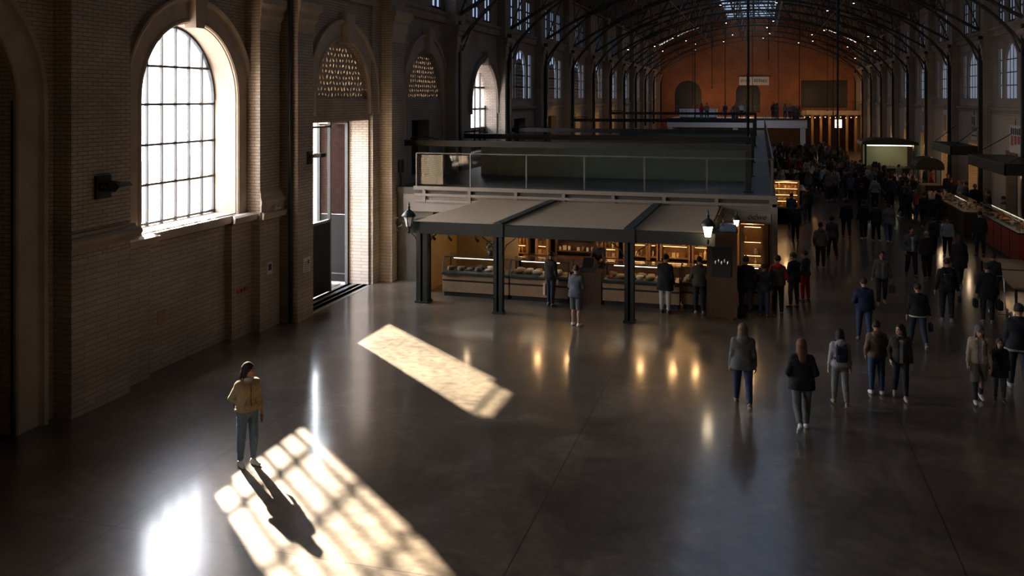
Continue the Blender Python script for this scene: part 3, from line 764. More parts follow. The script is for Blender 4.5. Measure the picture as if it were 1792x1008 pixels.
# ---- brown menu column with dark screen
kx, ky = -1.0, 24.72
K = thing('menu_column', 'tall dark brown column with a dark framed picture panel at the counter end', 'column', (kx, ky, 0))
MB(K.location).box(kx - .4, kx + .4, ky - .14, ky + .14, .06, 2.36).build('body', 'wood_dark', K)
MB(K.location).box(kx - .26, kx + .24, ky - .165, ky - .14, 1.15, 1.95).build('picture_panel', 'black', K)
MB(K.location).box(kx - .42, kx + .42, ky - .16, ky + .16, 2.36, 2.42).build('cap', 'iron', K)
for s in (-1, 1): MB(K.location).box(kx + s * .33 - .03, kx + s * .33 + .03, ky - .1, ky + .1, 0, .06).build('foot', 'iron', K)
mb = MB(K.location)
for q in range(5): mb.lathe([(.02, 0), (.03, .05), (.012, .1)], (kx - .16 + .08 * q, ky - .172, 1.5 + .05 * (q % 2)), 6)
mb.build('painted_still_life', 'steel', K)
tb = MB((-.95, 24.4, 2.42)).box(-1.05, -.62, 24.32, 24.6, 2.43, 2.62)
tag(tb.build('blue_bin', M['goods'], color=(.05, .09, .16)), 'small dark blue tray on top of the brown menu column', 'tray')

# ---- food cases
def food_case(x0, x1, y, label, slope=.16, name='food_case', yd=.8):
    t = thing(name, label, 'display case', ((x0 + x1) / 2, y, 0)); at = t.location; y1 = y + yd
    MB(at).box(x0 + .04, x1 - .04, y + .06, y1, 0, .14).build('plinth', 'black', t)
    MB(at).box(x0, x1, y, y1, .14, .45).build('lower_panel', 'wood', t)
    MB(at).box(x0 + .01, x1 - .01, y + .03, y1, .45, .51).build('groove_band', 'black', t)
    MB(at).box(x0, x1, y, y1, .51, .66).build('upper_panel', 'wood', t)
    MB(at).box(x0, x1, y - .05, y1, .66, .72).build('rail', 'iron', t)
    gl = MB(at); n = .012
    gl.prism([(y, .72), (y + n, .72), (y + slope + n, 1.16), (y + slope, 1.16)], lambda a, b: (x0 + .02, a, b), lambda a, b: (x1 - .02, a, b)); gl.build('front_glass', 'glass', t)
    MB(at).box(x0, x1, y + slope - .02, y1, 1.16, 1.185).build('top_shelf', 'glass', t)
    fr = MB(at)
    for x in (x0, x1): fr.bar((x, y + .005, .72), (x, y + slope, 1.17), .03); fr.box(x - .015, x + .015, y1 - .03, y1, .72, 1.17)
    fr.bar((x0, y + slope, 1.17), (x1, y + slope, 1.17), .03); fr.build('frame', 'iron', t)
    MB(at).box(x0 + .3, x1 - .3, y + slope + .04, y + slope + .075, 1.125, 1.15).build('case_light', 'tube', t)
    MB(at).box(x0 + .02, x1 - .02, y + .05, y1 - .03, .72, .76).build('tray_floor', 'steel', t)
    return t
CASES = [(-9.3, -7.2, 'long oak fronted food case at the stall end by the ochre wall'), (-7.16, -5.4, 'oak fronted food case between middle awning post and cash register'),
         (-4.4, -2.2, 'food case of meats and jars behind the aisle side awning post'), (-2.16, -1.45, 'short food case where the olive jumper person stands'),
         (-.55, .25, 'short food case end between brown menu column and aisle')]
CASEY = (25.25, 25.25, 25.35, 25.5, 26.0)
for (a, b_, l), cy_ in zip(CASES, CASEY): food_case(a, b_, cy_, l)
# goods in the cases
def blob(rx, ry, rz, seed, n=10):
    r = random.Random(seed); vs, fs_ = [], []
    for i in range(1, 6):
        for k in range(n):
            th, ph = PI * i / 6, 2 * PI * k / n; w = 1 + .18 * r.uniform(-1, 1); vs.append((rx * w * math.sin(th) * math.cos(ph), ry * w * math.sin(th) * math.sin(ph), rz * (1 + w * math.cos(th)) - rz * .12))
    for i in range(4):
        for k in range(n): fs_.append((i * n + k, i * n + (k + 1) % n, (i + 1) * n + (k + 1) % n, (i + 1) * n + k))
    fs_ += [list(range(n))[::-1], [4 * n + k for k in range(n)]]; fs_ = [list(q)[::-1] for q in fs_]
    m = MB(); m.smooth = True; m._add(vs, fs_); return m
PROTO = {}
def proto(key, mb_fn, name, m):
    if key not in PROTO: PROTO[key] = mb_fn().build(name, m); return PROTO[key]
    o = PROTO[key].copy(); COL.objects.link(o); return o
rnd = random.Random(11)
def put(key, fn, name, m, loc, rz, color, label, cat, group, sc=1.):
    o = proto(key, fn, name, m); o.location = loc; o.rotation_euler = (0, 0, rz); o.color = (*color, 1); o.scale = (sc,) * 3
    tag(o, label, cat, group); return o
for ci, (a, b_, l) in enumerate(CASES):
    x = a + .2; cname = ('ochre wall end', 'middle post', 'aisle side post', 'olive jumper', 'aisle end')[ci]
    while x < b_ - .16:
        for row in (0, 1):
            y = CASEY[ci] + .24 + .27 * row; k = rnd.randrange(3); zb = .762
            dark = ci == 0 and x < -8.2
            if k == 0:
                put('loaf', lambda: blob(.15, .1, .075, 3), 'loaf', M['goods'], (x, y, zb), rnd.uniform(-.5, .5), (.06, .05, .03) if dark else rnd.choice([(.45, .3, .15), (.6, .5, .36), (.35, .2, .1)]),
                    'crusty loaf lying in the food case at the %s' % cname, 'loaf', 'loaves in the food case at the %s' % cname)
            elif k == 1:
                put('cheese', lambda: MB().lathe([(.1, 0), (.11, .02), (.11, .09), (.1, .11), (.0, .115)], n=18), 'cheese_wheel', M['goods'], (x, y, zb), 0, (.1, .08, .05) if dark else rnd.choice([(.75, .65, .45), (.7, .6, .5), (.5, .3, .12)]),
                    'round cheese wheel lying in the food case at the %s' % cname, 'cheese', 'cheeses in the food case at the %s' % cname)
            else:
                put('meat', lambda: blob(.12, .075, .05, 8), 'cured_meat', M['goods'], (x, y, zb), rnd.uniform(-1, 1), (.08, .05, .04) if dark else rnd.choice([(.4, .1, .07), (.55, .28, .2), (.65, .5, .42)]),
                    'cured meat piece lying in the food case at the %s' % cname, 'meat', 'meats in the food case at the %s' % cname)
        x += rnd.uniform(.27, .33)
# ---- back wall: lit shelf units
def bottle_mb(): return MB().lathe([(.035, 0), (.038, .01), (.038, .15), (.03, .18), (.013, .2), (.013, .25), (.016, .25), (.016, .265), (0, .266)], n=12)
def jar_mb(): return MB().lathe([(.045, 0), (.05, .012), (.05, .1), (.042, .115), (.046, .115), (.046, .135), (0, .136)], n=14)
def box_mb(): return MB().box(-.055, .055, -.04, .04, 0, .13)
def shelf_unit(x0, x1, y, z0, z1, zs, label, where, name='shelf_unit', wood='wood_lit', fill=1.0, depth=.36, light=True, power=16):
    t = thing(name, label, 'shelf', ((x0 + x1) / 2, y, z0)); at = t.location
    MB(at).box(x0, x1, y + depth - .03, y + depth, z0, z1).build('back_panel', wood, t)
    for x in (x0, x1): MB(at).box(x - .03, x + .03, y, y + depth, z0, z1).build('side_panel', wood, t)
    for z in zs:
        MB(at).box(x0 + .03, x1 - .03, y + .02, y + depth - .03, z - .025, z).build('shelf', wood, t)
    MB(at).box(x0 - .03, x1 + .03, y - .01, y + depth, z1, z1 + .05).build('top', wood, t)
    if light:
        tops = list(zs[1:]) + [z1]
        for z in tops: MB(at).box(x0 + .08, x1 - .08, y + .05, y + .07, z - .036, z - .027).build('strip_light', 'warm_strip', t)
    for si, z in enumerate(zs):
        x = x0 + .1
        while x < x1 - .08:
            k = rnd.choice(['bottle', 'jar', 'box', 'jar']); yy = y + depth * rnd.uniform(.32, .6)
            if rnd.random() < fill:
                c = rnd.choice([(.6, .4, .18), (.75, .6, .36), (.3, .16, .06), (.5, .28, .1), (.7, .66, .56), (.16, .12, .06)])
                put(k, {'bottle': bottle_mb, 'jar': jar_mb, 'box': box_mb}[k], {'bottle': 'bottle', 'jar': 'jar', 'box': 'carton'}[k], M['goods'], (x, yy, z), rnd.uniform(-.3, .3), c,
                    'small %s standing on the %s' % ({'bottle': 'bottle', 'jar': 'lidded jar', 'box': 'carton'}[k], where), {'bottle': 'bottle', 'jar': 'jar', 'box': 'box'}[k],
                    '%ss on the %s' % ({'bottle': 'bottle', 'jar': 'jar', 'box': 'carton'}[k], where), rnd.uniform(.85, 1.2))
            x += rnd.uniform(.12, .17)
    return t
Y2 = 28.5
def upx(px, y=Y2):
    r = (px - 896) / FPX; return y * (CY * r - SY) / (CY + r * SY)
UN = [(1092, 1132, 'open shelf unit between amber jar rack and aisle side awning post', 'warm shelf beside the aisle side post'),
      (1136, 1150, 'narrow shelf unit hidden behind the aisle side awning post', 'narrow shelf behind the aisle side post'),
      (1156, 1206, 'warm lit wooden shelf unit behind the black coated person', 'shelf behind the black coated person'),
      (1212, 1246, 'warm lit wooden shelf unit behind the olive jumper person', 'shelf behind the olive jumper person'),
      (1276, 1292, 'narrow lit shelf unit between menu column and sparse shelf', 'narrow shelf by the menu column'),
      (1298, 1336, 'wide wooden shelf unit with few goods at the aisle end', 'sparse shelf at the aisle end')]
for i, (p, q, l, w) in enumerate(UN):
    x0, x1 = (upx(p), upx(q)) if i < 5 else (upx(p, 27.15), upx(q, 27.15))
    shelf_unit(x0, x1, Y2 if i < 5 else 27.15, .8, 2.2, (.9, 1.29, 1.68) if i < 5 else (.95, 1.35, 1.75), l, w, fill=.9 if i < 5 else .45)
# tall racks hung with glinting packets (bottles in rows)
for p, q, l, w in ((856, 922, 'tall amber lit bottle rack behind the middle awning post', 'amber bottle rack'), (938, 958, 'narrow bottle rack by the person with the paper bag', 'narrow bottle rack'),
                   (1052, 1080, 'bright amber rack of small jars between dark shelf and open shelf unit', 'bright amber jar rack')):
    shelf_unit(upx(p), upx(q), Y2, .8, 2.2, (.82, 1.1, 1.38, 1.66), l, w, name='bottle_rack', wood='wood_lit')
shelf_unit(upx(972), upx(1040), Y2 + .1, .79, 2.2, (.95, 1.5), 'dark shelf unit above the till between the food cases', 'dark shelf above the till', wood='wood_dark', fill=.8, light=False)
ip = MB().box(-10.35, -7.75, FY + 1.3, FY + 1.4, 0, 2.86); struct(ip.build('wall_stall', 'cream_wall'))
ip = MB().box(-10.0, -9.9, 25.6, FY + 1.3, 0, 2.3); struct(ip.build('wall_stall_side', 'cream_wall'))
bc = MB((-4, 28.4, 0)).box(-7.6, -.3, Y2 - .25, Y2 + .45, 0, .78); tag(bc.build('back_counter', 'wood_dark'), 'long dark back counter under the lit shelves of the market stall', 'counter')
# till
T = thing('cash_register', 'dark cash register on the low counter between the two food cases', 'till', (-4.85, 25.55, .93))
MB(T.location).box(-5.1, -4.6, 25.4, 25.8, .93, 1.05).build('drawer', 'black', T)
MB(T.location).prism([(25.45, 1.05), (25.75, 1.05), (25.75, 1.3), (25.68, 1.3)], lambda a, b: (-5.02, a, b), lambda a, b: (-4.7, a, b)).build('screen', 'iron', T)
lc = MB((-4.9, 25.6, 0)).box(-5.36, -4.44, 25.35, 26.0, 0, .93); tag(lc.build('till_counter', 'wood_dark'), 'low dark counter carrying the cash register', 'counter')
# plants / dark leafy thing left of the amber rack
PT = thing('potted_plant', 'dark leafy potted plant on the long food case in front of the ochre wall', 'plant', (-7.95, 25.85, 1.185))
MB(PT.location).lathe([(.07, 1.185), (.09, 1.34), (.08, 1.34)], (-7.95, 25.85, 0), 12).build('pot', 'black', PT)
mb = MB(PT.location); rp = random.Random(5)
for k in range(60):
    a, e, r = rp.uniform(0, 2 * PI), rp.uniform(.1, 1.4), rp.uniform(.12, .3); c = Vector((-7.95 + r * math.cos(a) * math.cos(e), 25.85 + r * math.sin(a) * math.cos(e), 1.36 + r * math.sin(e)))
    u = Vector((rp.uniform(-1, 1), rp.uniform(-1, 1), rp.uniform(-1, 1))).normalized() * .06; v = u.cross(Vector((rp.uniform(-1, 1), .3, .5))).normalized() * .03
    mb._add([c - u, c + v, c + u, c - v], [(0, 1, 2, 3)])
mb.build('foliage', 'leaf', PT)
# small spot lamps under the awning beam
for x, w in ((-9.05, 'near the fluted corner post'), (-8.55, 'over the long food case'), (-7.75, 'close to the middle awning post')):
    t = thing('spot_lamp', 'small black spot lamp under the awning beam %s' % w, 'lamp', (x, fyv + .1, 2.14))
    MB(t.location).rod([(x, fyv + .1, 2.14), (x, fyv + .1, 2.04)], .012, 6).build('stem', 'black', t)
    MB(t.location).rod([(x, fyv + .1, 2.04), (x + .03, fyv + .22, 1.94)], .03, 10, .045).build('head', 'black', t)
def point(loc, col, w, r=.08, name='warm_light'):
    l = D.lights.new(name, 'POINT'); l.color = col; l.energy = w; l.shadow_soft_size = r
    o = D.objects.new(name, l); COL.objects.link(o); o.location = loc; return o
WARM = (1, .56, .22)
point((-1.3, 23.35, 2.3), (1, .75, .45), 4)
for x in (-6.9, -5.9, -3.6, -2.6, -1.9, -.3): point((x, 27.6, 2.45), WARM, 22, .09)
point((-8.9, 26.4, 2.2), (1, .7, .4), 5)

# ================================================================== RIGHT OF THE MEZZANINE, FAR PAVILION, RIGHT HAND STALLS
def counter(x0, x1, y0, y1, h, label, body='wood_dark', top='steel', name='market_counter', rim=None):
    t = thing(name, label, 'counter', ((x0 + x1) / 2, (y0 + y1) / 2, 0)); at = t.location
    MB(at).box(x0 + .04, x1 - .04, y0 + .04, y1 - .04, 0, .1).build('plinth', 'black', t)
    MB(at).box(x0, x1, y0, y1, .1, h - .06).build('body', body, t)
    MB(at).box(x0 - .04, x1 + .04, y0 - .04, y1 + .04, h - .06, h).build('worktop', top, t)
    pn = MB(at)
    for k in range(1, int((y1 - y0) / 1.2) + 1): pn.box(x0 - .012, x0, y0 + k * 1.2 - .012, y0 + k * 1.2 + .012, .12, h - .1)
    if pn.v: pn.build('panel_joint', 'black', t)
    return t
def glass_hood(x0, x1, y0, y1, z, h, label):
    t = thing('glass_hood', label, 'display case', ((x0 + x1) / 2, (y0 + y1) / 2, z)); at = t.location
    g = MB(at).box(x0, x0 + .01, y0, y1, z, z + h).box(x0, x1, y0, y0 + .01, z, z + h); g.build('glass', 'glass', t)
    MB(at).box(x0, x1, y0, y1, z + h, z + h + .02).build('top', 'glass', t)
    f = MB(at)
    for x in (x0, x1):
        for y in (y0, y1): f.box(x - .012, x + .012, y - .012, y + .012, z, z + h)
    f.bar((x0, y0, z + h), (x0, y1, z + h), .025); f.bar((x0, y0, z + h), (x1, y0, z + h), .025); f.build('frame', 'steel', t)
    MB(at).box(x0 + .3, x0 + .32, y0 + .1, y1 - .1, z + h - .03, z + h - .015).build('case_light', 'tube', t)
    return t
def scatter(x0, x1, y0, y1, z, n, where, cols, kinds=('jar', 'box', 'loaf')):
    pts = []
    for _ in range(n * 12):
        p = (rnd.uniform(x0, x1), rnd.uniform(y0, y1))
        if all(abs(p[0] - q[0]) > .19 or abs(p[1] - q[1]) > .26 for q in pts): pts.append(p)
        if len(pts) >= n: break
    for p in pts:
        k = rnd.choice(kinds); c = rnd.choice(cols)
        fn = {'bottle': bottle_mb, 'jar': jar_mb, 'box': box_mb, 'loaf': lambda: blob(.15, .1, .075, 3), 'bowl': lambda: MB().lathe([(.04, 0), (.05, .01), (.1, .08), (.11, .1), (.1, .1), (.045, .02)], n=16)}[k]
        nm = {'bottle': 'bottle', 'jar': 'jar', 'box': 'carton', 'loaf': 'loaf', 'bowl': 'bowl'}[k]
        put(k, fn, nm, M['goods'], (*p, z), rnd.uniform(0, 6), c, 'small %s set out on the %s' % (nm, where), nm, '%ss on the %s' % (nm, where), 1.0)
GC = [(.7, .6, .5), (.5, .25, .1), (.75, .7, .65), (.3, .12, .06), (.6, .45, .2)]
# stalls on the aisle side of the mezzanine
shelf_unit(.62, 1.78, 44.2, .8, 2.0, (.82, 1.1, 1.4, 1.7), 'bright warm lit shelf of goods facing the aisle beside the mezzanine', 'bright shelf beside the mezzanine', name='lit_shelf', depth=.4)
counter(.58, 1.82, 44.0, 45.0, .78, 'grey fronted counter under the bright warm shelf beside the mezzanine', 'door_grey', 'iron')
counter(.6, 2.3, 49.5, 52.5, 1.1, 'dark counter with white goods where the pale jumper shoppers queue', 'black', 'steel')
scatter(.8, 2.1, 49.8, 52.2, 1.1, 22, 'dark counter beside the queue', GC, ('jar', 'box', 'bowl'))
counter(.6, 3.0, 60, 62, 1.15, 'long dark counter across the aisle front of the crowd', 'black', 'iron')
scatter(.8, 2.8, 60.2, 61.8, 1.15, 18, 'long dark counter before the crowd', GC, ('jar', 'box', 'bowl', 'bottle'))
for x, y, z in ((1.2, 44.0, 2.1), (1.4, 51, 2.4), (1.8, 61, 2.5), (2.5, 72, 2.6)): point((x, y, z), WARM, 9, .08)
# far pavilion under the end wall
PV = thing('pavilion', 'pale two storey pavilion with railed deck standing before the orange end wall', 'pavilion', (-2, 96, 0)); at = PV.location
MB(at).box(-9.5, 4.6, 94.5, 106, 2.95, 3.83).build('deck_slab', 'white_panel', PV)
for x in (4.2, -2.5, -9.2): MB(at).box(x - .25, x + .25, 94.6, 95.1, 0, 2.95).build('pillar', 'white_panel', PV)
MB(at).box(-9.3, 4.2, 103, 103.2, 0, 2.95).build('rear_wall', 'wood_dark', PV)
MB(at).box(-9.5, 4.6, 94.4, 94.5, 3.8, 3.92).build('edge_strip', 'iron', PV)
balustrade('balustrade', 'metal railing with many posts around the far pavilion deck', (-9.5, 94.7), (4.5, 94.7), 3.84, 14, h=1.35, glass=False)
balustrade('balustrade', 'middle rail row of the far pavilion deck, just behind its front railing', (-9.5, 96.4), (4.5, 96.4), 3.84, 10, h=.9, glass=False)
counter(-8.5, -4.5, 98, 99, 1.0, 'pale bar counter on the far pavilion deck by the brick windows', 'white_panel', 'white_panel').location.z = 3.84
for x, y in ((-2.6, 97.3), (3.6, 97.3)):
    t = thing('potted_tree', 'small leafy planter on the far pavilion deck, %s' % ('middle one' if x < 0 else 'at the aisle end'), 'plant', (x, y, 3.84)); at = t.location
    MB(at).lathe([(.35, 0), (.45, .7), (.4, .7)], (x, y, 3.84), 10).build('pot', 'black', t)
    mb = MB(at)
    for k in range(90):
        a, e, r = rp.uniform(0, 2 * PI), rp.uniform(0, 1.5), rp.uniform(.25, .65); c = Vector((x + r * math.cos(a) * math.cos(e), y + r * math.sin(a) * math.cos(e), 4.6 + r * math.sin(e)))
        u = Vector((rp.uniform(-1, 1), rp.uniform(-1, 1), rp.uniform(-1, 1))).normalized() * .13; v = u.cross(Vector((1, .3, .5))).normalized() * .07
        mb._add([c - u, c + v, c + u, c - v], [(0, 1, 2, 3)])
    mb.build('foliage', 'leaf', t)
# end wall balcony, banner, sign
EBb = MB().box(4.6, 11.0, 106.4, 108.5, 4.1, 4.6); struct(EBb.build('floor_balcony', 'stone_dark'))
balustrade('balustrade', 'dark iron balcony railing on the end wall above the orange lit shops', (4.7, 106.5), (10.9, 106.5), 4.6, 8, h=1.0, post='iron', glass=False)
BN = thing('banner', 'pale cloth banner with faded dark lettering hung on the orange end wall', 'banner', (-.65, 108.4, 7.5)); at = BN.location
mb = MB(at).box(-2.4, 1.0, 108.38, 108.42, 7.55, 8.55); mb.build('cloth', 'paper', BN)
mb = MB(at)
for k in range(22): x = -2.2 + k * .14; mb.box(x, x + .09 * rnd.uniform(.4, 1), 108.36, 108.38, 7.85 + .1 * rnd.random(), 8.2 + .12 * rnd.random()) if not 7 < k < 11 else None
mb.build('lettering', 'black', BN)
mb = MB(at).bar((-2.6, 108.4, 8.6), (1.2, 108.4, 8.6), .06); mb.build('rail', 'iron', BN)
SG = thing('light_box_sign', 'small bright white light box sign over the far shops', 'sign', (8.3, 103.5, 3.0)); at = SG.location
MB(at).box(7.95, 8.65, 103.45, 103.55, 2.75, 3.65).build('face', 'lit_sign', SG)
MB(at).box(7.9, 8.7, 103.5, 103.6, 2.7, 3.7).build('frame', 'black', SG)
mb = MB(at)
for x in (8.08, 8.25, 8.42): mb.box(x, x + .1, 103.43, 103.45, 3.28, 3.38)
mb.box(8.05, 8.55, 103.43, 103.45, 2.86, 2.92); mb.build('lettering', 'black', SG)
for s in (8.05, 8.55): MB(at).rod([(s, 103.52, 3.7), (s, 103.52, 4.4)], .015, 5).build('hanger', 'iron', SG)
for x in (5.2, 6.6, 8, 9.6): point((x, 105.2, 3.4), (1, .5, .16), 12, .15)
for x, z, w in ((-7, 5.6, 60), (-1.4, 5.2, 60), (5.5, 6.2, 45), (9.4, 6.2, 30)): point((x, 105.3, z), (1, .54, .2), w * 1.4, .3)
for x in (-6, -1, 2.5): point((x, 97.5, 2.6), WARM, 22, .1)
# green lit kiosk
G = thing('kiosk', 'dark roofed kiosk with pale green lit opening in the middle of the crowd', 'kiosk', (8.6, 66.5, 0)); at = G.location
MB(at).box(7.1, 10.3, 66.6, 69, 0, 1.1).build('counter', 'black', G)
for x in (7.15, 10.25):
    for y in (66.65, 68.95): MB(at).box(x - .06, x + .06, y - .06, y + .06, 1.1, 2.75).build('corner_post', 'iron', G)
MB(at).prism([(6.8, 2.75), (10.6, 2.75), (10.5, 2.95), (9.6, 3.15), (7.8, 3.15), (6.9, 2.95)], lambda a, b: (a, 66.2, b), lambda a, b: (a, 69.4, b)).build('roof', 'iron', G)
MB(at).box(7.2, 10.2, 68.9, 68.96, 1.1, 2.75).build('back_panel', 'plaster', G)
MB(at).box(7.25, 10.15, 66.66, 66.72, 2.66, 2.72).build('tube_light', 'greenish', G)
point((8.7, 67.6, 2.5), (.7, 1, .6), 16, .1)
scatter(7.4, 10.0, 66.8, 67.4, 1.1, 9, 'green lit kiosk counter', [(.2, .35, .1), (.5, .5, .2), (.3, .4, .15)], ('jar', 'bottle'))
# dark canopies on the right wall
def canopy(x0, x1, y0, y1, z, label):
    t = thing('shop_canopy', label, 'canopy', ((x0 + x1) / 2, (y0 + y1) / 2, z)); at = t.location
    MB(at).box(x0, x1, y0, y1, z, z + .07).build('roof', 'iron', t)
    MB(at).box(x0, x0 + .05, y0, y1, z - .38, z).build('valance', 'black', t); MB(at).box(x0, x1, y0, y0 + .05, z - .38, z).build('valance', 'black', t)
    mb = MB(at)
    for y in (y0 + .2, y1 - .2): mb.rod([(x0 + .2, y, z + .07), (x1, y, z + 1.0)], .02, 6)
    mb.build('stay_rod', 'iron', t)
canopy(8.9, 10.6, 37.2, 43.3, 3.45, 'dark flat shop canopy on the wall behind the red counter')
canopy(9.3, 10.6, 49.2, 54.6, 3.5, 'smaller dark flat shop canopy on the wall below a black and white poster')
# barrel roofed cart
t = thing('vending_cart', 'vending cart with black barrel roof among the side stalls', 'cart', (9.4, 56, 0)); at = t.location
MB(at).box(8.7, 10.1, 55.2, 56.8, .3, 1.0).build('body', 'black', t)
MB(at).prism([(8.6, 1.9)] + [(9.35 - .75 * math.cos(PI * k / 10), 2.1 + .5 * math.sin(PI * k / 10)) for k in range(11)] + [(10.1, 1.9)], lambda a, b: (a, 55.0, b), lambda a, b: (a, 57.0, b)).build('roof', 'black', t)
for x in (8.75, 9.95):
    for y in (55.2, 56.8): MB(at).rod([(x, y, 1.0), (x, y, 1.95)], .025, 6).build('roof_post', 'iron', t)
for y in (55.3, 56.7): MB(at).rod([(8.66, y, .3), (8.74, y, .3)], .3, 16).build('wheel', 'black', t)
# counters along the right
counter(8.88, 10.2, 35.2, 41, 1.2, 'big red panelled counter with glass hood on top', 'red_panel', 'iron')
glass_hood(8.95, 10.1, 35.3, 40.8, 1.2, .38, 'long glass hood with glowing food on top of the red counter')
scatter(9.1, 9.95, 35.5, 40.6, 1.205, 34, 'red counter under its glass hood', [(.8, .3, .1), (.75, .5, .2), (.6, .12, .05), (.8, .7, .5)], ('loaf', 'box', 'bowl'))
counter(8.5, 9.6, 42.1, 46.4, 1.1, 'dark panelled counter with oak rimmed top beyond the red counter', 'wood_dark', 'wood')
scatter(8.65, 9.5, 42.3, 46.2, 1.1, 30, 'oak rimmed counter beyond the red one', GC, ('bowl', 'jar', 'box'))
glass_hood(8.6, 9.3, 43.6, 46.2, 1.1, .3, 'small glass hood at the far end of the oak rimmed counter')
counter(8.2, 9.6, 48.5, 51.6, .95, 'low dark stall table of goods behind the oak rimmed counter', 'black', 'wood')
scatter(8.4, 9.5, 48.7, 51.4, .95, 30, 'low dark stall table', GC, ('jar', 'box', 'bottle', 'bowl'))
counter(8.0, 9.4, 58.5, 61.5, .95, 'stall table heaped with pale jars beside the barrel roofed cart', 'black', 'wood')
scatter(8.2, 9.3, 58.7, 61.3, .95, 30, 'stall table beside the barrel roofed cart', [(.75, .7, .65), (.6, .55, .5), (.5, .25, .2)], ('jar', 'box', 'bottle'))
for x, y, z in ((9.5, 38, 2.4), (9.2, 44.5, 2.5), (9.0, 50, 2.3), (9.0, 60, 2.3)): point((x, y, z), (1, .7, .42), 7, .06)
for y, w in ((43, 3), (52.5, 6), (60, 12), (67.5, 14), (75, 14), (82.5, 14), (90, 14), (97.5, 14)): point((10.2, y - 1, 2.7), WARM, w, .1)
for y in (52.3, 59.8, 67.3, 74.8): point((WL + .9, y, 4.6), WARM, 9, .1)
# posters on the right wall
def poster(x, yc, z, w, h, label, style):
    t = thing('hanging_poster', label, 'poster', (x, yc, z)); at = t.location
    MB(at).box(x - .02, x, yc - w / 2, yc + w / 2, z, z + h).build('sheet', 'paper', t)
    MB(at).rod([(x - .01, yc, z + h), (x - .01, yc, z + h + .35)], .02, 6, .005).build('hanger', 'black', t)
    a, b_ = MB(at), MB(at)
    if style == 0:
        for k, (p, q) in enumerate(((.1, .28), (.34, .42), (.5, .72))): a.box(x - .026, x - .02, yc + w / 2 - w * q, yc + w / 2 - w * p, z + h * (.62 - .03 * k), z + h * .95)
        b_.box(x - .026, x - .02, yc - w * .45, yc + w * .45, z + h * .34, z + h * .54); a.box(x - .026, x - .02, yc - w * .44, yc + w * .42, z + h * .14, z + h * .2)
        a.build('lettering', 'black', t); b_.build('band', 'canvas', t)
    elif style == 1:
        for k in range(5): a.box(x - .026, x - .02, yc + w / 2 - w * (.12 + .17 * k) - w * .12, yc + w / 2 - w * (.12 + .17 * k), z + h * .66, z + h * (.9 - .02 * (k % 2)))
        for k in range(3): b_.box(x - .026, x - .02, yc + w / 2 - w * (.14 + .28 * k) - w * .2, yc + w / 2 - w * (.14 + .28 * k), z + h * (.26 + .04 * k), z + h * .62)
        a.build('lettering', 'black', t); b_.build('red_lettering', 'red_panel', t)
    else:
        a.box(x - .026, x - .02, yc - w * .3, yc + w * .3, z + h * .2, z + h * .8); a.build('picture', 'wood_lit', t)
poster(WR - .05, 43.9, 3.55, 1.9, 1.25, 'large white poster with red and black letters above the big shop canopy', 1)
poster(WR - .05, 51.8, 3.8, 1.3, 1.3, 'white poster with heavy black letters over the second shop canopy', 0)
poster(WR - .05, 59.4, 3.7, 1.2, 1.6, 'tall brownish picture poster, next beyond the black and white one', 2)
poster(WR - .05, 67.0, 3.8, 1.1, 1.6, 'tall brownish picture poster, second beyond the black and white one', 2)
poster(WR - .05, 74.5, 3.8, 1.1, 1.5, 'orange lit picture poster, third beyond the black and white one', 2)
poster(WR - .05, 82, 3.8, 1.1, 1.5, 'small dark portrait poster, last along the shop wall', 2)
# tables at the right edge
def table(x, y, w, d, h, label, m='wood_dark'):
    t = thing('wooden_table', label, 'table', (x, y, 0)); at = t.location
    MB(at).box(x - w / 2, x + w / 2, y - d / 2, y + d / 2, h - .05, h).build('table_top', m, t)
    for sx in (-1, 1):
        for sy in (-1, 1): MB(at).box(x + sx * (w / 2 - .06) - .03, x + sx * (w / 2 - .06) + .03, y + sy * (d / 2 - .06) - .03, y + sy * (d / 2 - .06) + .03, 0, h - .05).build('leg', 'iron', t)
table(7.55, 28.7, 1.5, 2.6, .75, 'brown wooden table beside the person with two bags', 'wood')
table(8.0, 33.0, 1.3, 2.0, .45, 'low brown wooden bench table in front of the red counter', 'wood')
lp = MB((7.4, 28.2, .75)).box(7.55, 7.95, 27.7, 28.0, .752, .775); tag(lp.build('folder', M['goods'], color=(.04, .07, .14)), 'dark blue folder lying on the brown table by the trolley', 'folder')
HC = thing('hand_trolley', 'metal hand trolley with small wheels beside the brown table', 'trolley', (6.35, 27.0, 0)); at = HC.location
fr_ = MB(at)
for x in (6.15, 6.55): fr_.rod([(x, 26.75, .12), (x, 27.25, .14), (x, 27.45, .95), (x, 27.5, 1.02)], .016, 6)
for y, z in ((26.75, .12), (27.25, .14), (27.36, .6), (27.5, 1.02)): fr_.rod([(6.15, y, z), (6.55, y, z)], .014, 6)
fr_.rod([(6.25, 26.75, .12), (6.35, 26.95, .7), (6.45, 27.36, .6)], .012, 6); fr_.build('frame', 'steel', HC)
for x in (6.12, 6.58):
    for y in (26.8, 27.22): MB(at).rod([(x - .02, y, .09), (x + .02, y, .09)], .09, 14).build('wheel', 'steel', HC)

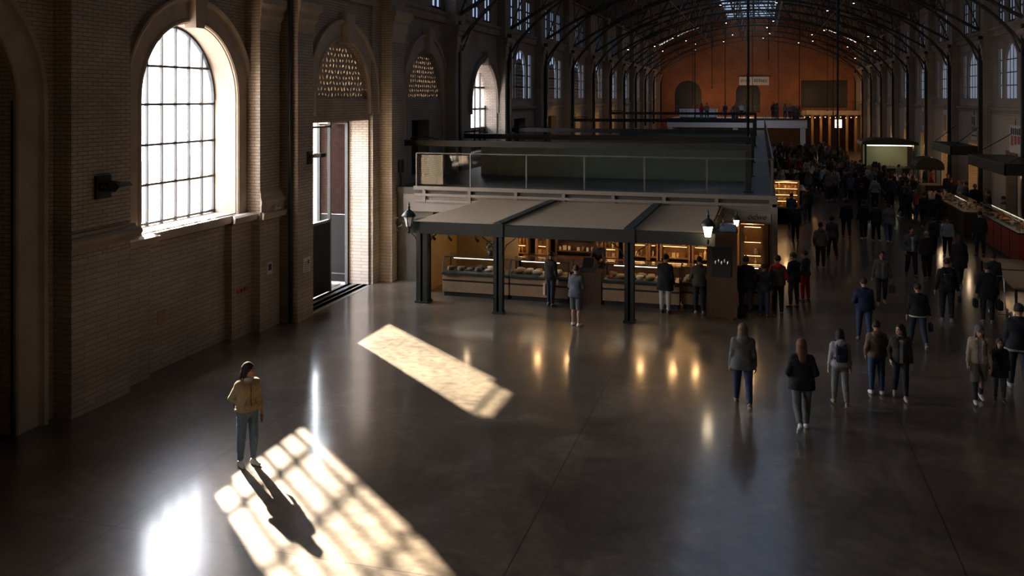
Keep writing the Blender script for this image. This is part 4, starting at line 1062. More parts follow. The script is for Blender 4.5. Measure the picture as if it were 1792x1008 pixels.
# ================================================================== WALL FITTINGS
FL = thing('wall_floodlight', 'dark metal bracket lamp on the brick pier beside the big window', 'lamp', (-12.36, 14.35, 4.25)); at = FL.location
MB(at).box(-12.36, -12.3, 14.2, 14.6, 4.05, 4.5).build('mount_plate', 'iron', FL)
mb = MB(at).box(-12.3, -11.95, 14.25, 14.32, 4.2, 4.38); mb.box(-12.3, -11.95, 14.46, 14.53, 4.2, 4.38); mb.build('arm', 'iron', FL)
MB(at).prism([(-12.1, 4.2), (-11.86, 4.22), (-11.78, 4.3), (-11.86, 4.38), (-12.1, 4.36)], lambda a, b: (a, 14.2, b), lambda a, b: (a, 14.58, b)).build('lamp_head', 'iron', FL)
mb = MB(at)
for k in range(4): mb.rod([(-12.2 + k * .08, 14.22, 4.29), (-12.2 + k * .08, 14.56, 4.29)], .014, 6)
mb.build('bolt', 'steel', FL)
F2 = thing('wall_floodlight', 'small dark bracket lamp on the pier beside the tall doorway', 'lamp', (-11.88, 21.75, 4.4)); at = F2.location
MB(at).box(-11.88, -11.84, 21.62, 21.86, 4.2, 4.55).build('mount_plate', 'iron', F2)
MB(at).box(-11.84, -11.6, 21.7, 21.8, 4.38, 4.46).build('arm', 'iron', F2); MB(at).box(-11.66, -11.45, 21.6, 21.9, 4.4, 4.5).build('lamp_head', 'iron', F2)
SB = thing('switch_box', 'black switch box with dangling cable on the pier beyond the tall doorway', 'box', (-11.58, 27.3, 3.6)); at = SB.location
MB(at).box(-11.58, -11.46, 27.2, 27.4, 3.55, 3.95).build('case', 'black', SB)
MB(at).rod([(-11.52, 27.28, 3.55), (-11.5, 27.27, 3.2), (-11.52, 27.3, 2.9)], .025, 6).build('cable', 'black', SB)
def flat_sign(x, y0, y1, z0, z1, label, m, marks=None, name='wall_notice'):
    t = thing(name, label, 'sign', (x, (y0 + y1) / 2, z0)); at = t.location
    MB(at).box(x, x + .012, y0, y1, z0, z1).build('sheet', m, t)
    if marks:
        mb = MB(at)
        for (a, b_, c, d_) in marks: mb.box(x + .012, x + .016, y0 + (y1 - y0) * a, y0 + (y1 - y0) * b_, z0 + (z1 - z0) * c, z0 + (z1 - z0) * d_)
        mb.build('lettering', 'black', t)
flat_sign(-11.88, 21.42, 21.8, 1.28, 1.68, 'pale paper notice taped to the brick pier by the doorway', 'paper', [(.1, .9, .1 + .14 * k, .14 + .14 * k) for k in range(5)] + [(.62, .8, .55, .8)])
flat_sign(-12.33, 20.35, 20.6, 1.42, 1.72, 'small framed notice on the brick pilaster between window and doorway pier', 'paper', [(.2, .8, .3, .85)])
flat_sign(-12.58, 19.35, 19.85, 1.1, 1.22, 'narrow dull red plate on the brick pilaster edge next to the window', 'red_panel', [(.3, .45, .2, .8), (.6, .7, .3, 1)])
flat_sign(XA, 16.6, 16.85, 1.0, 1.3, 'small square brass plate low on the brick wall under the window', 'wood_lit', name='access_plate')
lb = MB((-12.1, 20.5, 3.08)).box(-12.28, -12.12, 20.42, 20.5, 3.085, 3.2).box(-12.27, -12.17, 20.55, 20.8, 3.085, 3.13)
tag(lb.build('white_card', 'paper'), 'tiny white card standing on the stone ledge by the pilaster', 'card')

# ================================================================== HANGING RODS, ROOF LAMPS
def hang(px, py, y, label, r=.035, top=None):
    """rod hanging from the roof, lower end surveyed at px, py at distance y"""
    x = upx(px, y); d = -x * SY + y * CY; z = CAMH - (py - HOR) * d / FPX
    zt = roof_z(x, 15.55) if top is None else top
    mb = MB((x, y, z)).rod([(x, y, z), (x, y, zt)], r, 8); mb.rod([(x, y, z - .25), (x, y, z)], r * 1.8, 8)
    return tag(mb.build('hanging_rod', 'black'), label, 'rod')
hang(1309, 262, 40, 'thick black rod hanging from the roof above the mezzanine corner', .06)
hang(1466, 272, 62, 'tall black pole hanging over the middle of the crowd', .07)
for k, (px, py, y, w) in enumerate(((1216, 200, 66, 'before the first end arch, thicker one'), (1212, 178, 80, 'before the first end arch, thinner one'), (1269, 205, 72, 'between the two end arches'), (1246, 150, 78, 'short one between the end arches'),
      (1317, 196, 82, 'beside the second end arch'), (1345, 100, 78, 'short one past the banner'), (1362, 205, 84, 'long one past the banner'), (1399, 185, 70, 'before the end balcony'), (1448, 190, 88, 'above the orange lit shops'), (1458, 196, 80, 'second above the orange lit shops'))):
    hang(px, py, y, 'thin dark rod hanging from the roof, %s' % w, .028)
tl0 = None
point((-1.5, 90.5, 6.8), (.8, .86, 1), 110, .25, 'cool_lamp')  # fill light added to brighten the pavilion front, no fixture
for i in range(3, 11):
    y = 33.55 + 7.5 * i
    for x in (-9.5, -6.8, -3.2, 1.0, 4.6, 8.4):
        if rnd.random() < .28: continue
        xx = x + rnd.uniform(-.8, .8); z = chord(xx, 12.9, 3.7) - .16
        if tl0 is None:
            tl0 = thing('roof_lamp', 'small warm lamp hanging under a roof truss', 'lamp', (0, 0, 0), group='lamps under the roof trusses')
            MB().rod([(0, 0, .16), (0, 0, .04)], .014, 6).build('stem', 'iron', tl0)
            MB().lathe([(.03, .05), (.1, -.08), (.095, -.08), (.028, .045)], n=12).build('shade', 'iron', tl0)
            MB().lathe([(.0, -.105), (.045, -.09), (.06, -.06), (.03, .0), (0, .01)], n=10, cap=False).build('bulb', 'bulb', tl0)
            tl0.location = (xx, y, z)
        else: copy_thing(tl0, (xx, y, z))
for k in range(11):
    o = copy_thing(tl0, (4.9 + .55 * k, 106.0, 3.92 + .05 * math.sin(k * 2.1)), 0, 'small warm lamp in the row under the end balcony', 'lamps under the end balcony')
for k in range(7):
    struct(MB().box(4.7 + .93 * k, 4.95 + .93 * k, 106.6, 106.85, 0, 4.1).build('column', 'wood_lit'))
# ================================================================== PEOPLE: smooth bodies grown from limb segments
def surface(prims, h, planes=(), fold=0., seed=0):
    """one continuous skin around blended limb segments; prims: dicts with type, op, k"""
    lo = np.full(3, 1e9); hi = -lo
    bbs = []
    for p in prims:
        if p['t'] == 'rc':
            r = max(p['r1'], p['r2']); a, b = np.array(p['a']), np.array(p['b']); l, u = np.minimum(a, b) - r, np.maximum(a, b) + r
        elif p['t'] == 'el':
            r = max(p['r']) if p.get('R') is not None else np.array(p['r']); c = np.array(p['c']); l, u = c - r, c + r
        else:
            r = np.linalg.norm(p['s']) if p.get('R') is not None else np.array(p['s']); c = np.array(p['c']); l, u = c - r, c + r
        bbs.append((l, u))
        if p.get('op', 1) > 0: lo = np.minimum(lo, l); hi = np.maximum(hi, u)
    lo -= 3 * h; hi += 3 * h
    n = np.ceil((hi - lo) / h).astype(int) + 1
    ax = [lo[i] + h * np.arange(n[i]) for i in range(3)]
    F = np.full(n, .3, np.float32)
    for p, (l, u) in zip(prims, bbs):
        k = p.get('k', .03); m = k + 3 * h
        i0 = np.clip(((l - m - lo) / h).astype(int), 0, n); i1 = np.clip(np.ceil((u + m - lo) / h).astype(int) + 1, 0, n)
        if (i1 <= i0).any(): continue
        X = ax[0][i0[0]:i1[0]][:, None, None]; Y = ax[1][i0[1]:i1[1]][None, :, None]; Z = ax[2][i0[2]:i1[2]][None, None, :]
        if p['t'] == 'rc':
            a, b = np.array(p['a'], float), np.array(p['b'], float); sy = p.get('sy', 1.); sx = p.get('sx', 1.)
            ab = b - a; L = max(ab @ ab, 1e-9)
            dx, dy, dz = (X - a[0]), (Y - a[1]), (Z - a[2])
            t = np.clip((dx * ab[0] + dy * ab[1] + dz * ab[2]) / L, 0, 1)
            ex, ey, ez = (dx - t * ab[0]) / sx, (dy - t * ab[1]) / sy, dz - t * ab[2]
            d = (np.sqrt(ex * ex + ey * ey + ez * ez) - (p['r1'] + (p['r2'] - p['r1']) * t)) * min(1, .5 + .5 * min(sx, sy))
            if 'cut' in p:
                q, nn = np.array(p['cut'][0]), np.array(p['cut'][1]); d = np.maximum(d, (X - q[0]) * nn[0] + (Y - q[1]) * nn[1] + (Z - q[2]) * nn[2])
        else:
            c = np.array(p['c']); dx, dy, dz = X - c[0], Y - c[1], Z - c[2]
            R = p.get('R')
            if R is not None: dx, dy, dz = [R[0][i] * dx + R[1][i] * dy + R[2][i] * dz for i in range(3)]
            if p['t'] == 'el':
                r = p['r']; q = np.sqrt((dx / r[0]) ** 2 + (dy / r[1]) ** 2 + (dz / r[2]) ** 2); d = (q - 1) * min(r) * (.6 + .4 * np.minimum(q, 2))
            else:
                s, rr = p['s'], p['rr']; qx, qy, qz = np.abs(dx) - s[0] + rr, np.abs(dy) - s[1] + rr, np.abs(dz) - s[2] + rr
                d = np.sqrt(np.maximum(qx, 0) ** 2 + np.maximum(qy, 0) ** 2 + np.maximum(qz, 0) ** 2) + np.minimum(np.maximum(np.maximum(qx, qy), qz), 0) - rr
        S = F[i0[0]:i1[0], i0[1]:i1[1], i0[2]:i1[2]]
        if p.get('op', 1) > 0:
            hh = np.maximum(k - np.abs(S - d), 0) / k; S[...] = np.minimum(S, d) - hh * hh * k * .25
        else:
            hh = np.maximum(k - np.abs(S + d), 0) / k; S[...] = np.maximum(S, -d) + hh * hh * k * .25
    X, Y, Z = ax[0][:, None, None], ax[1][None, :, None], ax[2][None, None, :]
    if fold:
        s = seed * 1.7
        F += (fold * (np.sin(31 * Z + 9 * X + 3 * np.sin(17 * Y + s) + s) * np.sin(13 * X + 21 * Y + 9 * Z + s) + .6 * np.sin(57 * Z + 40 * X * np.sin(7 * Z + s)))).astype(np.float32)
    for (q, nn) in planes:
        F = np.maximum(F, ((X - q[0]) * nn[0] + (Y - q[1]) * nn[1] + (Z - q[2]) * nn[2])).astype(np.float32)
    F[0], F[-1], F[:, 0], F[:, -1], F[:, :, 0], F[:, :, -1] = (.1,) * 6
    ins = F < 0
    cnt = np.zeros(np.array(n) - 1, np.uint8)
    cor = [(i, j, k) for i in (0, 1) for j in (0, 1) for k in (0, 1)]
    m = [n[0] - 1, n[1] - 1, n[2] - 1]
    for i, j, k in cor: cnt += ins[i:i + m[0], j:j + m[1], k:k + m[2]]
    I = np.argwhere((cnt > 0) & (cnt < 8))
    vid = np.full(m, -1, np.int64); vid[I[:, 0], I[:, 1], I[:, 2]] = np.arange(len(I))
    val = {c: F[I[:, 0] + c[0], I[:, 1] + c[1], I[:, 2] + c[2]] for c in cor}
    acc = np.zeros((len(I), 3)); num = np.zeros(len(I))
    for c in cor:
        for a in range(3):
            if c[a]: continue
            e = list(c); e[a] = 1; e = tuple(e); A, B = val[c], val[e]; x = (A < 0) != (B < 0)
            t = np.where(x, A / np.where(x, A - B, 1), 0); pt = np.array(c, float)[None].repeat(len(I), 0); pt[:, a] = t
            acc += pt * x[:, None]; num += x
    V = lo + h * (I + acc / num[:, None])
    Q = []
    for a in range(3):
        b, c = (a + 1) % 3, (a + 2) % 3
        s0 = [slice(1, -1)] * 3; s1 = list(s0); s0[a] = slice(0, -1); s1[a] = slice(1, None)
        A, B = ins[tuple(s0)], ins[tuple(s1)]; E = np.argwhere(A != B)
        fl = A[E[:, 0], E[:, 1], E[:, 2]]
        E = E.copy(); E[:, b] += 1; E[:, c] += 1
        def g(db, dc):
            K = E.copy(); K[:, b] -= db; K[:, c] -= dc; return vid[K[:, 0], K[:, 1], K[:, 2]]
        q = np.stack([g(1, 1), g(0, 1), g(0, 0), g(1, 0)], 1); q[~fl] = q[~fl][:, ::-1]; Q.append(q)
    return V.astype(np.float32), np.concatenate(Q)

def skin_mesh(name, V, Q, mats, mi=None):
    me = D.meshes.new(name); nv, nq = len(V), len(Q)
    me.vertices.add(nv); me.vertices.foreach_set('co', V.ravel())
    me.loops.add(nq * 4); me.loops.foreach_set('vertex_index', Q.ravel().astype(np.int32))
    me.polygons.add(nq); me.polygons.foreach_set('loop_start', np.arange(0, nq * 4, 4, dtype=np.int32))
    try: me.polygons.foreach_set('loop_total', np.full(nq, 4, np.int32))
    except Exception: pass
    for m in mats: me.materials.append(M[m])
    if mi is not None: me.polygons.foreach_set('material_index', mi.astype(np.int32))
    me.polygons.foreach_set('use_smooth', np.ones(nq, bool))
    me.update(calc_edges=True); return me

def rc(a, b, r1, r2=None, k=.03, **kw): return dict(t='rc', a=tuple(a), b=tuple(b), r1=r1, r2=r1 if r2 is None else r2, k=k, **kw)
def el(c, r, k=.02, R=None, **kw): return dict(t='el', c=tuple(c), r=r, k=k, R=R, **kw)
def bx(c, s, rr, k=.02, R=None, **kw): return dict(t='bx', c=tuple(c), s=s, rr=rr, k=k, R=R, **kw)
def rotx(a): c, s = math.cos(a), math.sin(a); return np.array([[1, 0, 0], [0, c, -s], [0, s, c]])
def rotz(a): c, s = math.cos(a), math.sin(a); return np.array([[c, -s, 0], [s, c, 0], [0, 0, 1]])
def unit(v): v = np.array(v, float); return v / np.linalg.norm(v)
RAD = math.radians
# leg = (swing forward, knee bend, foot pitch); arms = (out, forward, elbow, inward)
LEGS = {'stand': ((2, 3, 0), (-2, 2, 0)), 'easy': ((5, 8, 0), (-3, 1, 0)), 'walkl': ((20, 6, -8), (-18, 26, 42)), 'walkr': ((-18, 26, 42), (20, 6, -8)),
        'shortl': ((12, 4, 0), (-11, 14, 24)), 'shortr': ((-11, 14, 24), (12, 4, 0)), 'kickl': ((12, 3, 0), (-14, 42, 52)), 'kickr': ((-14, 42, 52), (12, 3, 0))}
ARM = {'down': (9, 0, 12, .15), 'back': (9, -16, 10, .1), 'fwd': (9, 16, 18, .2), 'pocket': (16, -14, 52, .45), 'hold': (10, 8, 92, .55), 'reach': (8, 42, 46, .2), 'phone': (12, 14, 110, .35), 'carry': (13, -2, 6, .1), 'bent': (18, -8, 70, .8), 'tuck': (10, -32, 92, .66)}

def person(loc, face, H, label, legs='stand', arms=('down', 'down'), jacket=(.1, .1, .1), hem=.86, trousers=(.05, .06, .1), shoes=(.05, .05, .05), hair='short', haircol=(.03, .02, .015),
           skin=(.42, .25, .17), head=(0, 0), hood=None, vest=None, shirt=None, shorts=False, build=1., lean=0., h=.01, group=None, sole=None, cap=None, seed=0, bare=False, zip_=None, scarf=None, hemband=None, emblem=None, name='person'):
    HS = 1.06; s = H / 1.71; w = build
    ROOT = thing(name, label, 'person', (loc[0], loc[1], loc[2] if len(loc) > 2 and loc[2] < 10 else 0), RAD(face), group); 
    hh = h / s
    # --- skeleton
    J = {}
    for i, sd in enumerate((-1, 1)):
        sw, kn, fp = [RAD(v) for v in LEGS[legs][i]]
        hip = np.array([sd * .088 * w, 0, .90]); kne = hip + .42 * np.array([sd * .02, math.sin(sw), -math.cos(sw)])
        q = sw - kn; ank = kne + .40 * np.array([sd * .012, math.sin(q), -math.cos(q)])
        fd = np.array([sd * .13, math.cos(fp), -math.sin(fp)]); fd = unit(fd); fu = unit(np.array([0, math.sin(fp), math.cos(fp)]))
        J[sd] = [hip, kne, ank, fd, fu, unit(np.cross(fd, fu))]
    def soles(sd):
        a, fd, fu = J[sd][2], J[sd][3], J[sd][4]; return a - .055 * fd - .078 * fu, a + .185 * fd - .078 * fu
    zmin = min(min(p[2] for p in soles(sd)) for sd in (-1, 1)); sh = np.array([0, 0, -zmin])
    for sd in (-1, 1):
        for i in range(3): J[sd][i] = J[sd][i] + sh
    PV_ = np.array([0, 0, .95]) + sh; RT = rotx(-RAD(lean))
    def T(x, y, z): return RT @ (np.array([x, y, z]) + sh - PV_) + PV_
    def TD(x, y, z): return RT @ np.array([x, y, z])
    A = {}
    for i, sd in enumerate((-1, 1)):
        out, fw, elb, inn = ARM[arms[i]]; out, fw, elb = RAD(out), RAD(fw), RAD(elb)
        shd = T(sd * (.155 + .6 * (w - 1) * .17), -.005, 1.365)
        ud = unit(TD(sd * math.sin(out), math.sin(fw) * math.cos(out), -math.cos(fw) * math.cos(out)))
        elbw = shd + .285 * ud; fdir = unit(TD(-sd * inn, 1, .1)); fdir = unit(fdir - ud * (fdir @ ud))
        fo = unit(math.cos(elb) * ud + math.sin(elb) * fdir); wr = elbw + .245 * fo
        side = unit(np.cross(fo, np.array([sd, 0, 0.]))) * sd; thumb = unit(TD(0, 1, .2) if abs(fo[1]) < .75 else TD(0, 0, 1)); thumb = unit(thumb - fo * (thumb @ fo)); pal = unit(np.cross(fo, thumb)) * (1 if np.cross(fo, thumb)[0] * sd < 0 else -1)
        A[sd] = [shd, elbw, wr, fo, thumb, pal]
    hy, hp = RAD(head[0]), RAD(head[1]); RH = RT @ rotz(hy) @ rotx(-hp); NK = T(0, .01, 1.50)
    def Hd(x, y, z): return RH @ (np.array([x, y, z - 1.50]) * HS) + NK
    RHl = RH.tolist()
    def hel(c, r, k=.02, **kw): return el(Hd(*c), tuple(v * HS for v in r), k, RHl, **kw)
    sc = lambda V: (V * s).astype(np.float32)
    def add(nm, V, Q, mats, col, parent=None, mi=None):
        o = D.objects.new(nm, skin_mesh(nm, sc(V), Q, mats, mi)); COL.objects.link(o); o.parent = parent or ROOT; o.color = (*col, 1); return o
    # --- torso segments shared by body and clothes
    def torso(t, low):
        P = [rc(T(-.075 * w, .0, 1.29), T(.075 * w, .0, 1.29), .118 + t, k=.05, sy=.86), rc(T(0, 0, 1.02), T(0, .005, 1.2), .128 * w + t, .135 * w + t, k=.06, sy=.74),
             rc(T(0, -.01, 1.40), T(-.13 * w, -.01, 1.345), .06 + t * .6, .058 + t * .6, k=.05, sy=.9), rc(T(0, -.01, 1.40), T(.13 * w, -.01, 1.345), .06 + t * .6, .058 + t * .6, k=.05, sy=.9)]
        if low is not None:
            P += [rc(T(0, -.005, 1.08), T(0, -.01, max(low - .03, .9)), .135 * w + t, .16 * w + t, k=.06, sy=.76), el(T(0, -.012, .955), (.178 * w + t, .128 + t, .15), .05), rc(T(-.06 * w, -.05, .9), T(.06 * w, -.05, .9), .09 + t, k=.05)]
            if low < .84: P += [rc(T(e * .06 * w, -.012, .93), T(e * .085 * w, -.01, low - .03), .125 * w + t, .13 * w + t, k=.06, sy=.95) for e in (-1, 1)]
        return P
    # --- body
    B = torso(-.006, None) + [el(T(0, -.01, .96), (.155 * w, .108, .13), .05)]
    B += [rc(T(0, -.012, 1.38), Hd(0, .012, 1.53), .056, .05, .03)]
    B += [hel((0, .012, 1.60), (.073, .092, .098), .03), hel((0, .04, 1.545), (.054, .064, .062), .04), hel((0, .082, 1.502), (.024, .02, .018), .03), rc(Hd(0, .098, 1.588), Hd(0, .122, 1.556), .009, .014, .014),
          hel((-.076, .005, 1.572), (.011, .022, .03), .008), hel((.076, .005, 1.572), (.011, .022, .03), .008), hel((0, .09, 1.612), (.05, .016, .012), .02)]
    for e in (-1, 1): B += [hel((e * .031, .107, 1.592), (.017, .014, .011), .012, op=-1), hel((e * .031, .09, 1.592), (.0135, .0135, .0135), .004)]
    B += [hel((0, .099, 1.527), (.023, .012, .0065), .008)]
    for sd in (-1, 1):
        shd, elb, wr, fo, th, pal = A[sd]
        B += [rc(shd, elb, .05, .04, .03), rc(elb, wr, .041, .027, .02)]
        kn = wr + .088 * fo
        B += [rc(wr + .012 * fo + .008 * th, kn + .022 * th, .017, .0145, .02), rc(wr + .012 * fo - .008 * th, kn - .022 * th, .017, .0135, .02), rc(wr, kn, .018, .015, .02)]
        fr = max(.0086, .72 * hh)
        for q, (o_, L, c_) in enumerate(((.028, .92, .22), (.0095, 1.02, .3), (-.0095, .95, .38), (-.027, .76, .46))):
            d1 = unit(fo * math.cos(c_) + pal * math.sin(c_) + th * (o_ * 2)); d2 = unit(fo * math.cos(c_ * 2.6) + pal * math.sin(c_ * 2.6))
            p0 = kn + o_ * th - .004 * fo; p1 = p0 + .046 * L * d1; p2 = p1 + .038 * L * d2; B += [rc(p0, p1, fr * 1.05, fr, .006), rc(p1, p2, fr, fr * .86, .004)]
        t0 = wr + .03 * fo + .02 * th; t1 = t0 + .04 * unit(fo * .75 + th * .65 + pal * .35); B += [rc(t0, t1, .0125, fr * 1.1, .012), rc(t1, t1 + .032 * unit(fo + th * .25 + pal * .3), fr * 1.1, fr * .9, .006)]
    for sd in (-1, 1):
        hip, kne, ank, fd, fu, fs_ = J[sd]
        B += [rc(hip, kne, .082 * w, .052, .04), rc(kne, ank, .05, .034, .03), rc(kne - .06 * (kne - ank) / .4 + (ank - kne) * .1 - np.array([0, .014, 0]), kne + (ank - kne) * .45 - np.array([0, .012, 0]), .044, .042, .03),
              rc(ank - .03 * fd - .04 * fu, ank + .12 * fd - .055 * fu, .028, .02, .03)]
    V, Q = surface(B, hh)
    cen = V[Q].mean(1); loc_h = (cen - NK) @ RH / HS + np.array([0, 0, 1.50]); mi = np.zeros(len(Q), int)
    for e in (-1, 1): mi[(np.abs(loc_h[:, 0] - e * .031) < .015) & (np.abs(loc_h[:, 2] - 1.592) < .0075) & (loc_h[:, 1] > .08)] = 1
    for e in (-1, 1): mi[(np.abs(loc_h[:, 0] - e * .033) < .021) & (np.abs(loc_h[:, 2] - 1.617) < .0045) & (loc_h[:, 1] > .075)] = 1
    mi[(np.abs(loc_h[:, 0]) < .024) & (np.abs(loc_h[:, 2] - 1.527) < .0075) & (loc_h[:, 1] > .09)] = 2
    add('body', V, Q, ['skin', 'eye', 'lip'], skin, mi=mi)
    # --- trousers
    P = [el(T(0, -.012, .955), (.17 * w, .122, .14), .05), rc(T(-.06 * w, -.05, .9), T(.06 * w, -.05, .9), .085, k=.05)]
    for sd in (-1, 1):
        hip, kne, ank, fd, fu, fs_ = J[sd]; dn = unit(ank - kne)
        P.append(rc(hip, kne, .096 * w, .07, .035))
        if shorts:
            P[-1] = rc(hip, kne + (kne - hip) * .06, .1 * w, .088, .035, cut=(kne + (kne - hip) * .03, unit(kne - hip)))
        else: P += [rc(kne, ank, .069, .05, .03, cut=(ank - .035 * dn, dn)), rc(kne + dn * .05 - np.array([0, .012, 0]), kne + dn * .2 - np.array([0, .012, 0]), .058, .055, .03)]
    V, Q = surface(P, hh, [(T(0, 0, 1.04), TD(0, 0, 1))], .0022, seed)
    add('trousers', V, Q, ['denim'], trousers)
    if shorts == 'socks' or shorts == 'leggings':
        P = [rc(J[sd][1] + np.array([0, 0, .04]), J[sd][2], .057, .041, .03) for sd in (-1, 1)]; V, Q = surface(P, hh); add('stockings', V, Q, ['cloth'], (.03, .03, .035))
    # --- shoes
    for sd in (-1, 1):
        hip, kne, ank, fd, fu, fs_ = J[sd]; f0 = ank - .022 * fd - .042 * fu; f1 = ank + .05 * fd - .046 * fu; f2 = ank + .15 * fd - .052 * fu
        P = [rc(f0, f1, .04, .038, .03), rc(f1, f2, .04, .03, .03, sx=1.12), rc(ank - .01 * fd - .03 * fu, ank - .005 * fd + .005 * fu, .042, .04, .03, cut=(ank + .012 * fu, fu))]
        pl = [(ank - .078 * fu, -fu)]
        V, Q = surface(P, hh * .9, pl); cen = V[Q].mean(1); mi = (((cen - ank) @ fu) < -.058).astype(int)
        add('shoe', V, Q, ['leather', 'sole'] if sole is None else ['leather', 'leather'], shoes, mi=mi)
    # --- jacket
    t = .017 if not bare else .012
    P = torso(t, hem)
    op = []
    for sd in (-1, 1):
        shd, elb, wr, fo, th, pal = A[sd]; P += [rc(shd, elb, .057 + t * .3, .05 + t * .3, .04), rc(elb, wr, .05 + t * .3, .039 + t * .2, .02, cut=(wr - .006 * fo, fo))]
    if hood: P += [el(T(0, -.105, 1.43), (.115, .055, .085), .03), rc(T(-.085, -.05, 1.45), T(-.05, .055, 1.405), .028, .02, .02), rc(T(.085, -.05, 1.45), T(.05, .055, 1.405), .028, .02, .02)]
    else:
        ring = [T(.078 * math.cos(a), .004 + .078 * math.sin(a) * .95, 1.445 + .02 * math.sin(-a)) for a in np.linspace(PI * .5, PI * 2.5, 13)]
        P += [rc(ring[i], ring[i + 1], .019, k=.012) for i in range(12)]
    P += [rc(T(0, .0, 1.44), Hd(0, .02, 1.60), .052, .06, .012, op=-1)]
    if shirt is not None: P += [bx(T(0, .17, 1.12 if hem < 1 else 1.25), (.034, .09, .34), .02, .02, RT.tolist(), op=-1), bx(T(0, .16, 1.40), (.05, .08, .07), .03, .03, RT.tolist(), op=-1)]
    V, Q = surface(P, hh, [(T(0, 0, hem), TD(0, 0, -1))], .0035, seed + 3)
    jc = add('jacket', V, Q, ['cloth'], jacket)
    if shirt is not None:
        P = torso(t - .02, hem + .02) ; V, Q = surface(P, hh, [(T(0, 0, hem - .0), TD(0, 0, -1)), (T(0, .02, 0), TD(0, -1, 0))]); add('shirt', V, Q, ['cloth'], shirt)
    if hood:
        P = [el(T(0, -.118, 1.43), (.1, .048, .07), .02), el(T(0, -.09, 1.475), (.075, .05, .05), .02, op=-1)]
        V, Q = surface(P, hh); add('hood', V, Q, ['cloth'], hood if isinstance(hood, tuple) else jacket, jc)
    if hemband:
        P = torso(t + .004, hem - .03); V, Q = surface(P, hh, [(T(0, 0, hem - .03), TD(0, 0, -1)), (T(0, 0, hem + .012), TD(0, 0, 1))]); add('hem_band', V, Q, ['cloth'], hemband, jc)
    if zip_:
        P = [rc(T(0, .118, 1.40), T(0, .124, 1.27), .007), rc(T(0, .124, 1.27), T(0, .122, 1.10), .007), rc(T(0, .122, 1.10), T(0, .138, hem + .01), .007)]
        V, Q = surface(P, min(hh, .005)); add('zipper', V, Q, ['cloth'], zip_, jc)
        for e in (-1, 1):
            P = [rc(T(e * .075, .122, 1.13), T(e * .12, .105, 1.0), .008)]; V, Q = surface(P, min(hh, .005)); add('pocket_welt', V, Q, ['cloth'], tuple(v * .6 for v in jacket), jc)
        P = torso(t + .004, hem); V, Q = surface(P, hh, [(T(0, 0, hem), TD(0, 0, -1)), (T(0, 0, hem + .045), TD(0, 0, 1))]); add('hem_band', V, Q, ['cloth'], tuple(v * .85 for v in jacket), jc)
    if vest:
        P = torso(t + .016, hem - .02) + [rc(T(0, .0, 1.44), Hd(0, .02, 1.60), .075, .08, .012, op=-1)]
        for sd in (-1, 1): P.append(rc(A[sd][0] + .02 * A[sd][3], A[sd][1], .085, .07, .02, op=-1))
        V, Q = surface(P, hh, [(T(0, 0, hem - .02), TD(0, 0, -1))], .004, seed); add('vest', V, Q, ['cloth'], vest)
    if scarf:
        ring = [T(.07 * math.cos(a), .01 + .075 * math.sin(a), 1.455) for a in np.linspace(0, 2 * PI, 13)]; V, Q = surface([rc(ring[i], ring[i + 1], .026, k=.02) for i in range(12)], hh, (), .003); add('scarf', V, Q, ['cloth'], scarf)
    if emblem:
        P = [rc(T(-.09, -.118, 1.30), T(-.05, -.128, 1.18), .006), rc(T(-.05, -.128, 1.18), T(0, -.128, 1.25), .006), rc(T(0, -.128, 1.25), T(.05, -.128, 1.18), .006), rc(T(.05, -.128, 1.18), T(.09, -.118, 1.30), .006), rc(T(-.08, -.122, 1.31), T(.08, -.122, 1.31), .006)]
        V, Q = surface(P, min(hh, .005)); add('yellow_emblem', V, Q, ['cloth'], emblem, jc)
    # --- hair
    P = [hel((0, .004, 1.612), (.084, .101, .1), .02)]
    face_cut = [hel((0, .13, 1.545), (.068, .075, .1), .015, op=-1), hel((0, .115, 1.60), (.045, .05, .05), .02, op=-1)]
    low = 1.545
    if hair in ('long', 'bob', 'verylong'):
        zb = {'long': 1.36, 'bob': 1.455, 'verylong': 1.27}[hair]; low = zb - .05
        P += [rc(Hd(0, -.03, 1.61), Hd(0, -.055, 1.48), .08, .082, .03, sy=.75), rc(Hd(0, -.05, 1.5), T(0, -.1, zb), .085, .07, .03, sy=.55),
              rc(Hd(.068, .015, 1.60), T(.085, .015 if hair != 'bob' else 0, zb + .02), .026, .024, .025), rc(Hd(-.068, .015, 1.60), T(-.085, .015 if hair != 'bob' else 0, zb + .02), .026, .024, .025)]
    elif hair == 'pony': P += [rc(Hd(0, -.085, 1.62), Hd(0, -.13, 1.60), .03, .034, .02), rc(Hd(0, -.13, 1.60), Hd(0, -.125, 1.46), .034, .018, .02)]
    elif hair == 'bun': P += [el(Hd(0, -.07, 1.70), (.042, .042, .04), .015)]
    elif hair == 'curly': P += [hel((0, -.005, 1.625), (.1, .115, .105), .02)]
    elif hair == 'bald': P = [hel((0, -.012, 1.578), (.08, .088, .06), .02)]
    planes = [(Hd(0, 0, low), RH @ np.array([0, -.25 if hair not in ('long', 'bob', 'verylong') else 0, -1.]))]
    V, Q = surface(P + face_cut, hh, planes, .0028, seed)
    if len(V): add('hair', V, Q, ['hair'], haircol)
    if cap:
        P = [hel((0, .004, 1.625), (.092, .108, .098), .01)]; V, Q = surface(P, hh, [(Hd(0, 0, 1.635), RH @ np.array([0, -.15, -1.]))])
        c_ = add('cap', V, Q, ['cloth'], cap)
        P = [el(Hd(0, .125, 1.638), (.075, .075, .008), .01, RHl)]; V, Q = surface(P, min(hh, .007)); add('brim', V, Q, ['cloth'], cap, c_)
    ROOT['_j'] = 0; del ROOT['_j']
    return ROOT, dict(T=T, TD=TD, A=A, RT=RT, s=s, hh=hh, w=w)

